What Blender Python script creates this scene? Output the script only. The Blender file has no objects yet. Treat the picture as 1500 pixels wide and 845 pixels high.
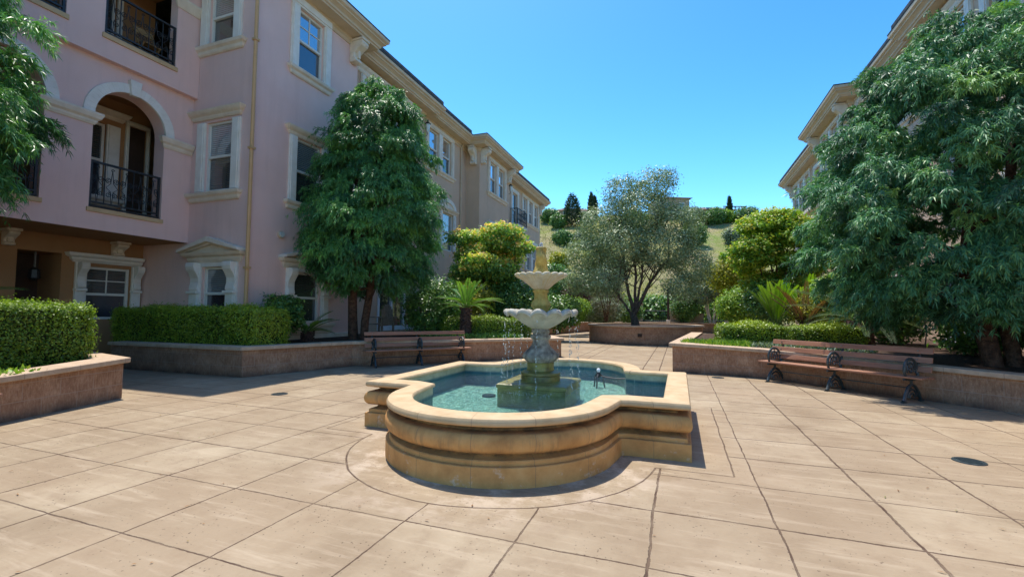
import bpy, bmesh, math, random
import numpy as np
from mathutils import Vector, Matrix

random.seed(7)
RNG = np.random.default_rng(11)
PI = math.pi
SC = bpy.context.scene
COL = SC.collection

# ------------------------------------------------------------------ camera, sky, sun, exposure
CAM_H = 1.25
PITCH, ROLL, YAW = 0.0525, 0.00866, -0.3514
cy_, sy_ = math.cos(YAW), math.sin(YAW)
R0 = Vector((cy_, -sy_, 0)); F0 = Vector((sy_, cy_, 0)); Z0 = Vector((0, 0, 1))
Fw = math.cos(PITCH) * F0 + math.sin(PITCH) * Z0
Up = -math.sin(PITCH) * F0 + math.cos(PITCH) * Z0
Rr = math.cos(ROLL) * R0 + math.sin(ROLL) * Up
Uu = -math.sin(ROLL) * R0 + math.cos(ROLL) * Up
cam_d = bpy.data.cameras.new('camera')
cam = bpy.data.objects.new('camera', cam_d)
COL.objects.link(cam)
m3 = Matrix((Rr, Uu, -Fw)).transposed()
cam.matrix_world = Matrix.Translation((0, 0, CAM_H)) @ m3.to_4x4()
cam_d.sensor_width = 36.0
cam_d.lens = 667.0 / 1500.0 * 36.0
cam_d.clip_start = 0.05
cam_d.clip_end = 3000
SC.camera = cam

SUN_DIR = Vector((-0.228, 0.241, 1.0)).normalized()      # towards the sun
world = bpy.data.worlds.new('World')
SC.world = world
world.use_nodes = True
wt = world.node_tree
bg = wt.nodes['Background']
sky = wt.nodes.new('ShaderNodeTexSky')
sky.sky_type = 'NISHITA'
sky.sun_disc = False
sky.sun_elevation = math.asin(SUN_DIR.z)
sky.sun_rotation = math.atan2(SUN_DIR.x, SUN_DIR.y)
sky.altitude = 100
sky.air_density = 1.0
sky.dust_density = 0.7
sky.ozone_density = 2.0
hs = wt.nodes.new('ShaderNodeHueSaturation')
hs.inputs['Saturation'].default_value = 1.1
hs.inputs['Hue'].default_value = 0.486
n0 = wt.nodes.new('ShaderNodeVectorMath'); n0.operation = 'SCALE'; n0.inputs['Scale'].default_value = 1 / 7.0
n1 = wt.nodes.new('ShaderNodeGamma'); n1.inputs['Gamma'].default_value = 1.72
n2 = wt.nodes.new('ShaderNodeVectorMath'); n2.operation = 'SCALE'; n2.inputs['Scale'].default_value = 7.3
wt.links.new(sky.outputs[0], n0.inputs[0]); wt.links.new(n0.outputs[0], n1.inputs[0]); wt.links.new(n1.outputs[0], n2.inputs[0])
wt.links.new(n2.outputs[0], hs.inputs['Color'])
wt.links.new(hs.outputs[0], bg.inputs['Color'])
bg.inputs['Strength'].default_value = 0.15
sun_d = bpy.data.lights.new('sun', 'SUN')
sun_d.energy = 2.5
sun_d.angle = math.radians(0.53)
sun_d.color = (1.0, 0.945, 0.84)
sun = bpy.data.objects.new('sun', sun_d)
COL.objects.link(sun)
sun.rotation_euler = SUN_DIR.to_track_quat('Z', 'Y').to_euler()
SC.view_settings.view_transform = 'Standard'
SC.view_settings.look = 'None'
SC.view_settings.exposure = 1.25
SC.view_settings.gamma = 1.0
SC.render.engine = 'CYCLES'
SC.cycles.max_bounces = 8
SC.cycles.transparent_max_bounces = 12

# ------------------------------------------------------------------ material helpers
class NT:
    def __init__(s, name):
        s.m = bpy.data.materials.new(name); s.m.use_nodes = True
        s.t = s.m.node_tree; s.b = s.t.nodes['Principled BSDF']; s.out = s.t.nodes['Material Output']
    def n(s, typ, **kw):
        q = s.t.nodes.new(typ)
        for k, v in kw.items(): setattr(q, k, v)
        return q
    def link(s, a, b): s.t.links.new(a, b)
    def put(s, sock, v):
        if isinstance(v, bpy.types.NodeSocket): s.link(v, sock)
        else: sock.default_value = v
    def math(s, op, a, b=None, c=None, clamp=False):
        q = s.n('ShaderNodeMath', operation=op); q.use_clamp = clamp
        s.put(q.inputs[0], a)
        if b is not None: s.put(q.inputs[1], b)
        if c is not None: s.put(q.inputs[2], c)
        return q.outputs[0]
    def coord(s, which='Object'): return s.n('ShaderNodeTexCoord').outputs[which]
    def noise(s, vec, scale, detail=4, rough=0.55, dist=0.0):
        q = s.n('ShaderNodeTexNoise'); s.link(vec, q.inputs['Vector'])
        q.inputs['Scale'].default_value = scale; q.inputs['Detail'].default_value = detail
        q.inputs['Roughness'].default_value = rough; q.inputs['Distortion'].default_value = dist
        return q.outputs['Fac']
    def ramp(s, fac, stops):
        q = s.n('ShaderNodeValToRGB'); s.put(q.inputs[0], fac)
        e = q.color_ramp.elements
        while len(e) < len(stops): e.new(0.5)
        for i, (p, c) in enumerate(stops):
            e[i].position = p; e[i].color = (c[0], c[1], c[2], 1) if len(c) == 3 else c
        return q.outputs['Color']
    def mix(s, f, a, b, blend='MIX'):
        q = s.n('ShaderNodeMix', data_type='RGBA', blend_type=blend)
        s.put(q.inputs[0], f)
        for i, v in ((6, a), (7, b)):
            if isinstance(v, tuple) and len(v) == 3: v = (*v, 1)
            s.put(q.inputs[i], v)
        return q.outputs[2]
    def maprange(s, v, a, b, c=0.0, d=1.0):
        q = s.n('ShaderNodeMapRange'); s.put(q.inputs[0], v)
        for i, x in enumerate((a, b, c, d)): q.inputs[i + 1].default_value = x
        return q.outputs[0]
    def bump(s, h, strength=0.3, dist=0.02, normal=None):
        q = s.n('ShaderNodeBump'); s.put(q.inputs['Height'], h)
        q.inputs['Strength'].default_value = strength; q.inputs['Distance'].default_value = dist
        if normal is not None: s.link(normal, q.inputs['Normal'])
        return q.outputs['Normal']
    def done(s, color, rough=0.8, normal=None, spec=0.3, metal=0.0):
        if isinstance(color, tuple) and len(color) == 3: color = (*color, 1)
        s.put(s.b.inputs['Base Color'], color); s.put(s.b.inputs['Roughness'], rough)
        s.put(s.b.inputs['Metallic'], metal); s.put(s.b.inputs['Specular IOR Level'], spec)
        if normal is not None: s.link(normal, s.b.inputs['Normal'])
        return s.m

def mat_noise(name, c1, c2, scale=6, rough=0.8, bscale=80, bstr=0.25, bdist=0.01, spec=0.3, metal=0.0, big=None, lo=0.35, hi=0.65):
    t = NT(name); co = t.coord('Object')
    f = t.noise(co, scale, 6, 0.6)
    col = t.ramp(f, [(lo, c1), (hi, c2)])
    if big:
        g = t.noise(co, big[0], 4, 0.6)
        col = t.mix(t.maprange(g, big[1], big[2], 0, big[3]), col, big[4])
    nrm = None
    if bstr: nrm = t.bump(t.noise(co, bscale, 5, 0.6), bstr, bdist)
    return t.done(col, rough, nrm, spec, metal)

def mat_leaf(name, cols, rough=0.42, trans=0.25, spec=0.45):
    t = NT(name)
    a = t.n('ShaderNodeAttribute', attribute_name='rnd').outputs['Fac']
    col = t.ramp(a, [(i / (len(cols) - 1), c) for i, c in enumerate(cols)])
    t.done(col, rough, None, spec)
    tr = t.n('ShaderNodeBsdfTranslucent')
    br = t.mix(1.0, col, (1.5, 1.6, 0.6), 'MULTIPLY')
    t.link(br, tr.inputs['Color'])
    mx = t.n('ShaderNodeMixShader'); mx.inputs[0].default_value = trans
    t.link(t.b.outputs[0], mx.inputs[1]); t.link(tr.outputs[0], mx.inputs[2])
    t.link(mx.outputs[0], t.out.inputs['Surface'])
    return t.m

MT = {}
def stucco(name, c, dark):
    t = NT(name); co = t.coord('Object')
    f = t.noise(co, 1.3, 5, 0.6)
    col = t.ramp(f, [(0.3, dark), (0.7, c)])
    mp = t.n('ShaderNodeMapping'); t.link(co, mp.inputs['Vector']); mp.inputs['Scale'].default_value = (3, 3, 0.25)
    st = t.noise(mp.outputs[0], 1.6, 4, 0.6)
    col = t.mix(t.maprange(st, 0.5, 0.72, 0, 0.2), col, tuple(x * 0.72 for x in dark))
    fine = t.noise(co, 120, 3, 0.7)
    col = t.mix(t.maprange(fine, 0.3, 0.7, 0.0, 0.22), col, tuple(x * 0.6 for x in dark))
    nrm = t.bump(t.noise(co, 110, 4, 0.65), 0.7, 0.012)
    return t.done(col, 0.92, nrm, 0.2)
MT['mauve'] = stucco('mauve_stucco', (0.90, 0.62, 0.555), (0.84, 0.565, 0.50))
MT['beige'] = stucco('beige_stucco', (0.72, 0.51, 0.365), (0.64, 0.45, 0.32))
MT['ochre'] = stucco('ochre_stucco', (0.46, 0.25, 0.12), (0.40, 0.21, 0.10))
MT['trim'] = mat_noise('cast_stone_trim', (0.80, 0.70, 0.58), (0.70, 0.59, 0.47), 5, 0.85, 60, 0.25, 0.008, big=(1.2, 0.5, 0.75, 0.35, (0.60, 0.47, 0.35)))
MT['trimw'] = mat_noise('pale_stone_trim', (0.82, 0.77, 0.70), (0.74, 0.68, 0.60), 5, 0.85, 60, 0.2, 0.006)
MT['sill'] = mat_noise('tan_sill', (0.62, 0.43, 0.24), (0.55, 0.37, 0.2), 4, 0.8, 60, 0.2, 0.006)
MT['eave'] = mat_noise('tan_eave_paint', (0.66, 0.51, 0.36), (0.58, 0.44, 0.30), 2.5, 0.75, 60, 0.1, 0.004)
MT['pipe'] = mat_noise('ochre_pipe_paint', (0.62, 0.38, 0.19), (0.54, 0.33, 0.16), 3, 0.6, 60, 0.08, 0.003)
MT['sash'] = mat_noise('vinyl_sash', (0.74, 0.72, 0.66), (0.68, 0.66, 0.6), 4, 0.5, 40, 0.03, 0.002)
MT['iron'] = mat_noise('black_iron', (0.012, 0.014, 0.018), (0.03, 0.032, 0.035), 20, 0.45, 120, 0.2, 0.003, 0.5)
MT['castiron'] = mat_noise('dark_green_cast_iron', (0.016, 0.028, 0.032), (0.04, 0.055, 0.058), 25, 0.42, 90, 0.3, 0.004, 0.6)
MT['dark'] = mat_noise('dark_entry_paint', (0.05, 0.03, 0.02), (0.07, 0.04, 0.03), 4, 0.7, 40, 0.1, 0.003)
MT['mulch'] = mat_noise('bark_mulch', (0.035, 0.02, 0.012), (0.12, 0.07, 0.045), 30, 0.95, 45, 1.0, 0.04)
MT['white'] = mat_noise('white_paint', (0.8, 0.8, 0.8), (0.74, 0.75, 0.77), 4, 0.5, 40, 0.05, 0.003)
MT['lampglass'] = mat_noise('frosted_lamp_glass', (0.6, 0.63, 0.6), (0.5, 0.54, 0.52), 6, 0.2, 40, 0, 0, 0.6)
MT['bark'] = mat_noise('bark', (0.055, 0.03, 0.02), (0.16, 0.085, 0.055), 14, 0.9, 26, 1.0, 0.04)
MT['barkg'] = mat_noise('olive_bark', (0.06, 0.045, 0.035), (0.16, 0.12, 0.095), 12, 0.9, 20, 1.0, 0.05)
MT['palmtrunk'] = mat_noise('sago_trunk', (0.05, 0.03, 0.025), (0.17, 0.095, 0.07), 22, 0.95, 24, 1.0, 0.08)
MT['chairwood'] = mat_noise('chair_wood', (0.42, 0.27, 0.12), (0.3, 0.18, 0.08), 12, 0.6, 40, 0.2, 0.004)
MT['greywood'] = mat_noise('weathered_wood', (0.32, 0.27, 0.22), (0.22, 0.18, 0.14), 12, 0.8, 40, 0.2, 0.004)

def glass_mat(name, base, blinds=0.0, rough=0.03, spec=1.0, refl=0.3, slat=0.05, bcol=(0.33, 0.36, 0.37)):
    t = NT(name); co = t.coord('Object')
    col = (*base, 1)
    if blinds:
        sx = t.n('ShaderNodeSeparateXYZ'); t.link(co, sx.inputs[0])
        fr = t.math('FRACT', t.math('DIVIDE', sx.outputs[2], slat))
        k = t.math('MULTIPLY', t.math('GREATER_THAN', fr, 0.3), blinds)
        nz = t.noise(co, 0.9, 2)
        col = t.mix(t.math('MULTIPLY', k, t.maprange(nz, 0.3, 0.7, 0.6, 1)), base, bcol)
    wob = t.bump(t.noise(co, 1.6, 1), 0.06, 0.02)
    t.done(col, 0.25, None, 0.4)
    g = t.n('ShaderNodeBsdfGlossy'); g.inputs['Roughness'].default_value = rough
    g.inputs['Color'].default_value = (0.95, 0.97, 1, 1); t.link(wob, g.inputs['Normal'])
    lw = t.n('ShaderNodeFresnel'); lw.inputs['IOR'].default_value = 1.5
    f = t.math('ADD', t.math('MULTIPLY', lw.outputs[0], spec), refl, clamp=True)
    mx = t.n('ShaderNodeMixShader'); t.link(f, mx.inputs[0])
    t.link(t.b.outputs[0], mx.inputs[1]); t.link(g.outputs[0], mx.inputs[2])
    t.link(mx.outputs[0], t.out.inputs['Surface'])
    return t.m
MT['glass_sky'] = glass_mat('reflective_window_glass', (0.03, 0.05, 0.08), 0, refl=0.45)
MT['glass_screen'] = glass_mat('screened_window_glass', (0.02, 0.028, 0.04), 0, rough=0.12, refl=0.10)
MT['glass_blind'] = glass_mat('window_glass_with_blinds', (0.05, 0.06, 0.07), 1.0, refl=0.14)
MT['glass_dim'] = glass_mat('dim_window_glass', (0.025, 0.03, 0.03), 0.55, refl=0.06, bcol=(0.13, 0.14, 0.13))
MT['glass_door'] = glass_mat('patio_door_glass', (0.02, 0.035, 0.04), 0, refl=0.12)

# planter block wall
def planter_mat():
    t = NT('split_face_block'); uv = t.coord('UV'); co = t.coord('Object')
    s = t.n('ShaderNodeSeparateXYZ'); t.link(uv, s.inputs[0])
    u, v = s.outputs[0], s.outputs[1]
    row = t.math('FLOOR', t.math('DIVIDE', v, 0.2))
    us = t.math('ADD', u, t.math('MULTIPLY', row, 0.21))
    fu = t.math('ABSOLUTE', t.math('SUBTRACT', t.math('FRACT', t.math('DIVIDE', us, 0.42)), 0.5))
    fv = t.math('ABSOLUTE', t.math('SUBTRACT', t.math('FRACT', t.math('DIVIDE', v, 0.2)), 0.5))
    ln = t.math('MAXIMUM', t.math('GREATER_THAN', fu, 0.489), t.math('GREATER_THAN', fv, 0.475))
    mp = t.n('ShaderNodeMapping'); t.link(co, mp.inputs['Vector']); mp.inputs['Scale'].default_value = (1, 1, 0.3)
    f = t.math('ADD', t.math('MULTIPLY', t.noise(mp.outputs[0], 48, 6, 0.7), 0.55), t.math('MULTIPLY', t.noise(co, 5, 6, 0.65), 0.45))
    col = t.ramp(f, [(0.34, (0.25, 0.125, 0.07)), (0.5, (0.42, 0.235, 0.14)), (0.64, (0.58, 0.37, 0.24))])
    blk = t.n('ShaderNodeTexWhiteNoise'); cv = t.n('ShaderNodeCombineXYZ')
    t.link(t.math('FLOOR', t.math('DIVIDE', us, 0.42)), cv.inputs[0]); t.link(row, cv.inputs[1])
    t.link(cv.outputs[0], blk.inputs['Vector'])
    col = t.mix(t.maprange(blk.outputs['Value'], 0, 1, 0, 0.3), col, (0.25, 0.135, 0.095))
    col = t.mix(t.math('MULTIPLY', ln, 0.6), col, (0.46, 0.33, 0.25))
    ef = t.noise(co, 2.2, 6, 0.7)
    col = t.mix(t.maprange(ef, 0.62, 0.74, 0, 0.55), col, (0.55, 0.44, 0.37))
    foot_dark = t.math('MULTIPLY', t.maprange(v, 0.02, 0.13, 1, 0), t.maprange(t.noise(co, 3, 4), 0.3, 0.6, 0.2, 0.75))  # uneven darker band towards the foot of the wall
    col = t.mix(foot_dark, col, (0.09, 0.06, 0.05))
    h = t.math('SUBTRACT', t.noise(mp.outputs[0], 44, 6, 0.7), t.math('MULTIPLY', ln, 0.45))
    return t.done(col, 0.95, t.bump(h, 0.8, 0.03), 0.15)
MT['block'] = planter_mat()
def cap_mat():
    t = NT('planter_cap_concrete'); uv = t.coord('UV'); co = t.coord('Object')
    s = t.n('ShaderNodeSeparateXYZ'); t.link(uv, s.inputs[0])
    fu = t.math('ABSOLUTE', t.math('SUBTRACT', t.math('FRACT', t.math('DIVIDE', s.outputs[0], 0.62)), 0.5))
    ln = t.math('GREATER_THAN', fu, 0.494)
    col = t.ramp(t.noise(co, 7, 7, 0.65), [(0.3, (0.42, 0.29, 0.19)), (0.7, (0.58, 0.43, 0.30))])
    col = t.mix(t.maprange(t.noise(co, 60, 3), 0.6, 0.7, 0, 0.5), col, (0.28, 0.21, 0.16))
    col = t.mix(t.math('MULTIPLY', ln, 0.7), col, (0.2, 0.15, 0.12))
    return t.done(col, 0.85, t.bump(t.noise(co, 70, 4), 0.3, 0.008), 0.25)
MT['cap'] = cap_mat()

# plaza concrete with saw-cut joints
CX, CYF = -1.575, 5.32
def plaza_mat():
    t = NT('stained_concrete_paving'); co = t.coord('Object')
    wob = t.n('ShaderNodeTexNoise'); t.link(co, wob.inputs['Vector']); wob.inputs['Scale'].default_value = 2.2; wob.inputs['Detail'].default_value = 9; wob.inputs['Roughness'].default_value = 0.62
    vm = t.n('ShaderNodeVectorMath', operation='MULTIPLY_ADD'); t.link(wob.outputs['Color'], vm.inputs[0])
    vm.inputs[1].default_value = (0.045, 0.045, 0); t.link(co, vm.inputs[2])
    s = t.n('ShaderNodeSeparateXYZ'); t.link(vm.outputs[0], s.inputs[0])
    X = t.math('SUBTRACT', s.outputs[0], 0.0225); Y = t.math('SUBTRACT', s.outputs[1], 0.0225)
    chip = t.maprange(t.noise(co, 22, 5, 0.7), 0.3, 0.7, 0.6, 1.7)
    C = 0.6946
    def grid(c, off):
        q = t.math('DIVIDE', t.math('SUBTRACT', c, off), C)
        d = t.math('MULTIPLY', t.math('ABSOLUTE', t.math('SUBTRACT', q, t.math('ROUND', q))), C)
        return d, t.math('ROUND', q), t.math('FLOOR', q)
    gx, ix, fx = grid(X, -0.162); gy, iy, fy = grid(Y, 3.10)
    # width varies from joint to joint
    def wid(i, a, b):
        w = t.n('ShaderNodeTexWhiteNoise', noise_dimensions='1D'); t.link(i, w.inputs['W'])
        return t.maprange(w.outputs['Value'], 0, 1, a, b)
    lx = t.math('SUBTRACT', 1.0, t.math('DIVIDE', gx, t.math('MULTIPLY', chip, wid(ix, 0.0045, 0.0095))), clamp=True)
    ly = t.math('SUBTRACT', 1.0, t.math('DIVIDE', gy, t.math('MULTIPLY', chip, wid(iy, 0.0045, 0.010))), clamp=True)
    g = t.math('MAXIMUM', lx, ly)
    # fountain surround: no grid inside, an arc in front and a straight border
    dxc = t.math('SUBTRACT', X, CX)
    r = t.math('SQRT', t.math('ADD', t.math('POWER', dxc, 2.0), t.math('POWER', t.math('SUBTRACT', Y, 4.06), 2.0)))
    in_c = t.math('LESS_THAN', r, 1.38)
    ax = t.math('ABSOLUTE', dxc)
    in_r = t.math('MULTIPLY', t.math('LESS_THAN', ax, 1.965), t.math('LESS_THAN', t.math('ABSOLUTE', t.math('SUBTRACT', Y, CYF)), 1.37))
    ins = t.math('MAXIMUM', in_c, in_r)
    far = t.math('GREATER_THAN', Y, 10.6)
    keep = t.math('MULTIPLY', t.math('SUBTRACT', 1.0, ins), t.math('SUBTRACT', 1.0, far))
    g = t.math('MULTIPLY', g, keep)
    arc = t.math('MULTIPLY', t.math('SUBTRACT', 1.0, t.math('DIVIDE', t.math('ABSOLUTE', t.math('SUBTRACT', r, 1.38)), 0.008), clamp=True), t.math('LESS_THAN', Y, 3.95))
    b1 = t.math('MULTIPLY', t.math('SUBTRACT', 1.0, t.math('DIVIDE', t.math('ABSOLUTE', t.math('SUBTRACT', ax, 1.965)), 0.007), clamp=True), t.math('LESS_THAN', t.math('ABSOLUTE', t.math('SUBTRACT', Y, CYF)), 1.37))
    b2 = t.math('MULTIPLY', t.math('MULTIPLY', t.math('SUBTRACT', 1.0, t.math('DIVIDE', t.math('ABSOLUTE', t.math('SUBTRACT', Y, 3.95)), 0.006), clamp=True), t.math('LESS_THAN', ax, 1.965)), t.math('GREATER_THAN', r, 1.38))
    wl = 0.0
    for x0 in (-2.72, -2.38, -0.78, -0.42):
        q = t.math('SUBTRACT', 1.0, t.math('DIVIDE', t.math('ABSOLUTE', t.math('SUBTRACT', X, x0)), 0.014), clamp=True)
        wl = t.math('MAXIMUM', wl, t.math('MULTIPLY', q, far))
    crs = t.math('MULTIPLY', t.math('SUBTRACT', 1.0, t.math('DIVIDE', t.math('ABSOLUTE', t.math('SUBTRACT', t.math('FRACT', t.math('DIVIDE', Y, 2.8)), 0.5)), 0.004), clamp=True), far)
    line = t.math('MAXIMUM', t.math('MAXIMUM', t.math('MAXIMUM', g, arc), t.math('MAXIMUM', b1, b2)), t.math('MAXIMUM', wl, crs))
    line = t.math('MULTIPLY', line, 2.2, clamp=True)
    # slab tone
    n1 = t.noise(co, 1.1, 8, 0.62); n2 = t.noise(co, 5.0, 8, 0.65); n3 = t.noise(co, 0.35, 4, 0.5)
    col = t.ramp(n1, [(0.32, (0.22, 0.155, 0.094)), (0.5, (0.325, 0.247, 0.16)), (0.72, (0.415, 0.33, 0.225))])
    col = t.mix(t.maprange(n2, 0.48, 0.68, 0, 0.7), col, (0.255, 0.185, 0.12))
    col = t.mix(t.maprange(n3, 0.5, 0.7, 0, 0.4), col, (0.37, 0.26, 0.165))
    wn = t.n('ShaderNodeTexWhiteNoise', noise_dimensions='2D'); cv = t.n('ShaderNodeCombineXYZ')
    t.link(fx, cv.inputs[0]); t.link(fy, cv.inputs[1]); t.link(cv.outputs[0], wn.inputs['Vector'])
    col = t.mix(t.maprange(wn.outputs['Value'], 0, 1, 0, 0.6), col, (0.265, 0.19, 0.12))
    # trowel streaks
    mp = t.n('ShaderNodeMapping'); t.link(co, mp.inputs['Vector']); mp.inputs['Scale'].default_value = (1.0, 9.0, 1); mp.inputs['Rotation'].default_value = (0, 0, 0.35)
    stk = t.noise(mp.outputs[0], 1.4, 8, 0.7)
    col = t.mix(t.maprange(stk, 0.52, 0.7, 0, 0.55), col, (0.475, 0.375, 0.265))
    # pale mineral patches near the basin and light scuffs
    ring = t.math('MULTIPLY', t.maprange(r, 1.05, 1.75, 1, 0), t.maprange(t.noise(co, 2.6, 6, 0.7), 0.48, 0.6, 0, 0.75))
    col = t.mix(ring, col, (0.56, 0.45, 0.35))
    sc = t.noise(co, 1.7, 7, 0.75, 1.2)
    col = t.mix(t.maprange(sc, 0.66, 0.72, 0, 0.4), col, (0.52, 0.41, 0.31))
    # pinholes
    vo = t.n('ShaderNodeTexVoronoi'); t.link(co, vo.inputs['Vector']); vo.inputs['Scale'].default_value = 34
    gate = t.maprange(t.noise(co, 3.2, 4, 0.6), 0.44, 0.56, 0, 1)
    pin = t.math('MULTIPLY', t.math('LESS_THAN', vo.outputs['Distance'], t.maprange(t.noise(co, 55, 3, 0.7), 0.42, 0.66, 0.0, 0.30)), gate)
    col = t.mix(t.math('MULTIPLY', pin, 0.8), col, (0.11, 0.075, 0.05))
    jd = t.maprange(t.noise(co, 4, 4), 0.35, 0.65, 0.55, 0.97)
    col = t.mix(t.math('MULTIPLY', line, jd), col, (0.075, 0.04, 0.026))
    h = t.math('SUBTRACT', t.math('ADD', t.math('MULTIPLY', t.noise(co, 30, 6, 0.7), 0.35), t.math('MULTIPLY', n2, 0.3)), t.math('ADD', t.math('MULTIPLY', line, 1.0), t.math('MULTIPLY', pin, 0.5)))
    rough = t.maprange(n2, 0.3, 0.7, 0.72, 0.9)
    return t.done(col, rough, t.bump(h, 0.7, 0.014), 0.25)
MT['plaza'] = plaza_mat()

def fountain_mat():
    t = NT('buff_cast_stone'); uv = t.coord('UV'); co = t.coord('Object')
    s = t.n('ShaderNodeSeparateXYZ'); t.link(uv, s.inputs[0])
    so = t.n('ShaderNodeSeparateXYZ'); t.link(co, so.inputs[0])
    fu = t.math('ABSOLUTE', t.math('SUBTRACT', t.math('FRACT', t.math('DIVIDE', s.outputs[0], 0.47)), 0.5))
    ln = t.math('GREATER_THAN', fu, 0.4945)
    col = t.ramp(t.noise(co, 4, 7, 0.62), [(0.28, (0.40, 0.185, 0.058)), (0.52, (0.58, 0.295, 0.10)), (0.75, (0.67, 0.385, 0.155))])
    rim_pale = t.maprange(so.outputs[2], 0.415, 0.455, 0, 0.85)             # paler above the neck, over the coping stones
    col = t.mix(rim_pale, col, t.ramp(t.noise(co, 6, 6, 0.6), [(0.3, (0.44, 0.32, 0.18)), (0.7, (0.60, 0.46, 0.29))]))
    mp = t.n('ShaderNodeMapping'); t.link(uv, mp.inputs['Vector']); mp.inputs['Scale'].default_value = (16, 2.2, 1)
    drip = t.noise(mp.outputs[0], 1.0, 6, 0.7)
    band = t.math('MULTIPLY', t.maprange(so.outputs[2], 0.17, 0.22, 0, 1), t.maprange(so.outputs[2], 0.42, 0.30, 0, 1))
    col = t.mix(t.math('MULTIPLY', t.maprange(drip, 0.5, 0.68, 0, 0.5), band), col, (0.15, 0.105, 0.065))
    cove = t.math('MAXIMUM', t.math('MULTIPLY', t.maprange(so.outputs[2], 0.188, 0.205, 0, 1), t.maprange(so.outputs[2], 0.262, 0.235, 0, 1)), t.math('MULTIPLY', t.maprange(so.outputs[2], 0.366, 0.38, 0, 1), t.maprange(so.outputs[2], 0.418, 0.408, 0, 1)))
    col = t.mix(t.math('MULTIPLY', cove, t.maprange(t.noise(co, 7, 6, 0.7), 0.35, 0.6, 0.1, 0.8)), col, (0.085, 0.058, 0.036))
    eff = t.math('MULTIPLY', t.maprange(t.noise(co, 5.5, 6, 0.75), 0.58, 0.68, 0, 0.7), t.maprange(so.outputs[2], 0.22, 0.1, 0, 1))
    col = t.mix(eff, col, (0.66, 0.54, 0.43))
    col = t.mix(t.math('MULTIPLY', ln, 0.55), col, (0.20, 0.13, 0.08))
    h = t.math('SUBTRACT', t.math('MULTIPLY', t.noise(co, 60, 5, 0.65), 0.4), ln)
    return t.done(col, 0.78, t.bump(h, 0.35, 0.008), 0.3)
MT['fstone'] = fountain_mat()
def tile_mat():
    t = NT('blue_pool_tile'); uv = t.coord('UV'); co = t.coord('Object')
    s = t.n('ShaderNodeSeparateXYZ'); t.link(uv, s.inputs[0])
    so = t.n('ShaderNodeSeparateXYZ'); t.link(co, so.inputs[0])
    a = t.math('ABSOLUTE', t.math('SUBTRACT', t.math('FRACT', t.math('DIVIDE', s.outputs[0], 0.055)), 0.5))
    b = t.math('ABSOLUTE', t.math('SUBTRACT', t.math('FRACT', t.math('DIVIDE', so.outputs[2], 0.055)), 0.5))
    ln = t.math('GREATER_THAN', t.math('MAXIMUM', a, b), 0.46)
    col = t.ramp(t.noise(co, 9, 4), [(0.3, (0.016, 0.075, 0.095)), (0.7, (0.035, 0.13, 0.15))])
    col = t.mix(t.math('MULTIPLY', ln, 0.5), col, (0.2, 0.3, 0.3))
    top = t.maprange(so.outputs[2], 0.36, 0.39, 0, 1)
    col = t.mix(top, col, t.ramp(t.noise(co, 8, 5), [(0.35, (0.26, 0.26, 0.17)), (0.65, (0.42, 0.40, 0.28))]))
    return t.done(col, 0.35, None, 0.5)
MT['tile'] = tile_mat()
def pool_floor_mat():
    t = NT('teal_pool_plaster'); co = t.coord('Object')
    col = t.ramp(t.noise(co, 3, 6, 0.6), [(0.3, (0.10, 0.26, 0.24)), (0.7, (0.27, 0.46, 0.41))])
    # plaster flecks with raised contrast, painted to imitate light rippling in the water
    col = t.mix(t.maprange(t.noise(co, 17, 6, 0.78, 1.6), 0.48, 0.57, 0, 0.9), col, (0.66, 0.80, 0.68))
    return t.done(col, 0.7, t.bump(t.noise(co, 30, 4), 0.3, 0.01), 0.3)
MT['pfloor'] = pool_floor_mat()
def water_mat():
    t = NT('pool_water'); co = t.coord('Object')
    h = t.math('ADD', t.noise(co, 12, 5, 0.62, 1.2), t.math('MULTIPLY', t.noise(co, 22, 5, 0.7, 1.0), 0.8))
    nrm = t.bump(h, 1.0, 0.09)
    g = t.n('ShaderNodeBsdfGlossy'); g.inputs['Roughness'].default_value = 0.04; t.link(nrm, g.inputs['Normal'])
    tr = t.n('ShaderNodeBsdfTransparent'); tr.inputs['Color'].default_value = (0.80, 0.98, 0.92, 1)
    fr = t.n('ShaderNodeFresnel'); fr.inputs['IOR'].default_value = 1.33; t.link(nrm, fr.inputs['Normal'])
    mx = t.n('ShaderNodeMixShader'); t.link(t.math('MULTIPLY', fr.outputs[0], 0.85, clamp=True), mx.inputs[0])
    t.link(tr.outputs[0], mx.inputs[1]); t.link(g.outputs[0], mx.inputs[2])
    t.link(mx.outputs[0], t.out.inputs['Surface'])
    return t.m
MT['water'] = water_mat()
def drop_mat():
    t = NT('water_drops')
    t.done((0.9, 0.95, 1.0), 0.05, None, 0.8)
    t.b.inputs['Transmission Weight'].default_value = 0.75; t.b.inputs['IOR'].default_value = 1.33
    return t.m
MT['drops'] = drop_mat()
MT['fgrey'] = mat_noise('weathered_grey_stone', (0.12, 0.105, 0.085), (0.40, 0.37, 0.31), 11, 0.85, 40, 0.6, 0.012, big=(3.0, 0.5, 0.62, 0.6, (0.10, 0.095, 0.085)))
MT['fpale'] = mat_noise('pale_mineral_stone', (0.34, 0.31, 0.25), (0.56, 0.53, 0.45), 8, 0.8, 40, 0.5, 0.01, big=(4.0, 0.52, 0.66, 0.6, (0.30, 0.24, 0.15)))
MT['falgae'] = mat_noise('algae_stained_stone', (0.33, 0.22, 0.045), (0.56, 0.43, 0.13), 9, 0.7, 40, 0.5, 0.01, big=(5.0, 0.5, 0.66, 0.6, (0.15, 0.14, 0.05)))
MT['fmoss'] = mat_noise('mossy_wet_stone', (0.10, 0.09, 0.022), (0.27, 0.24, 0.06), 7, 0.4, 30, 0.5, 0.01, 0.5)
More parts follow.
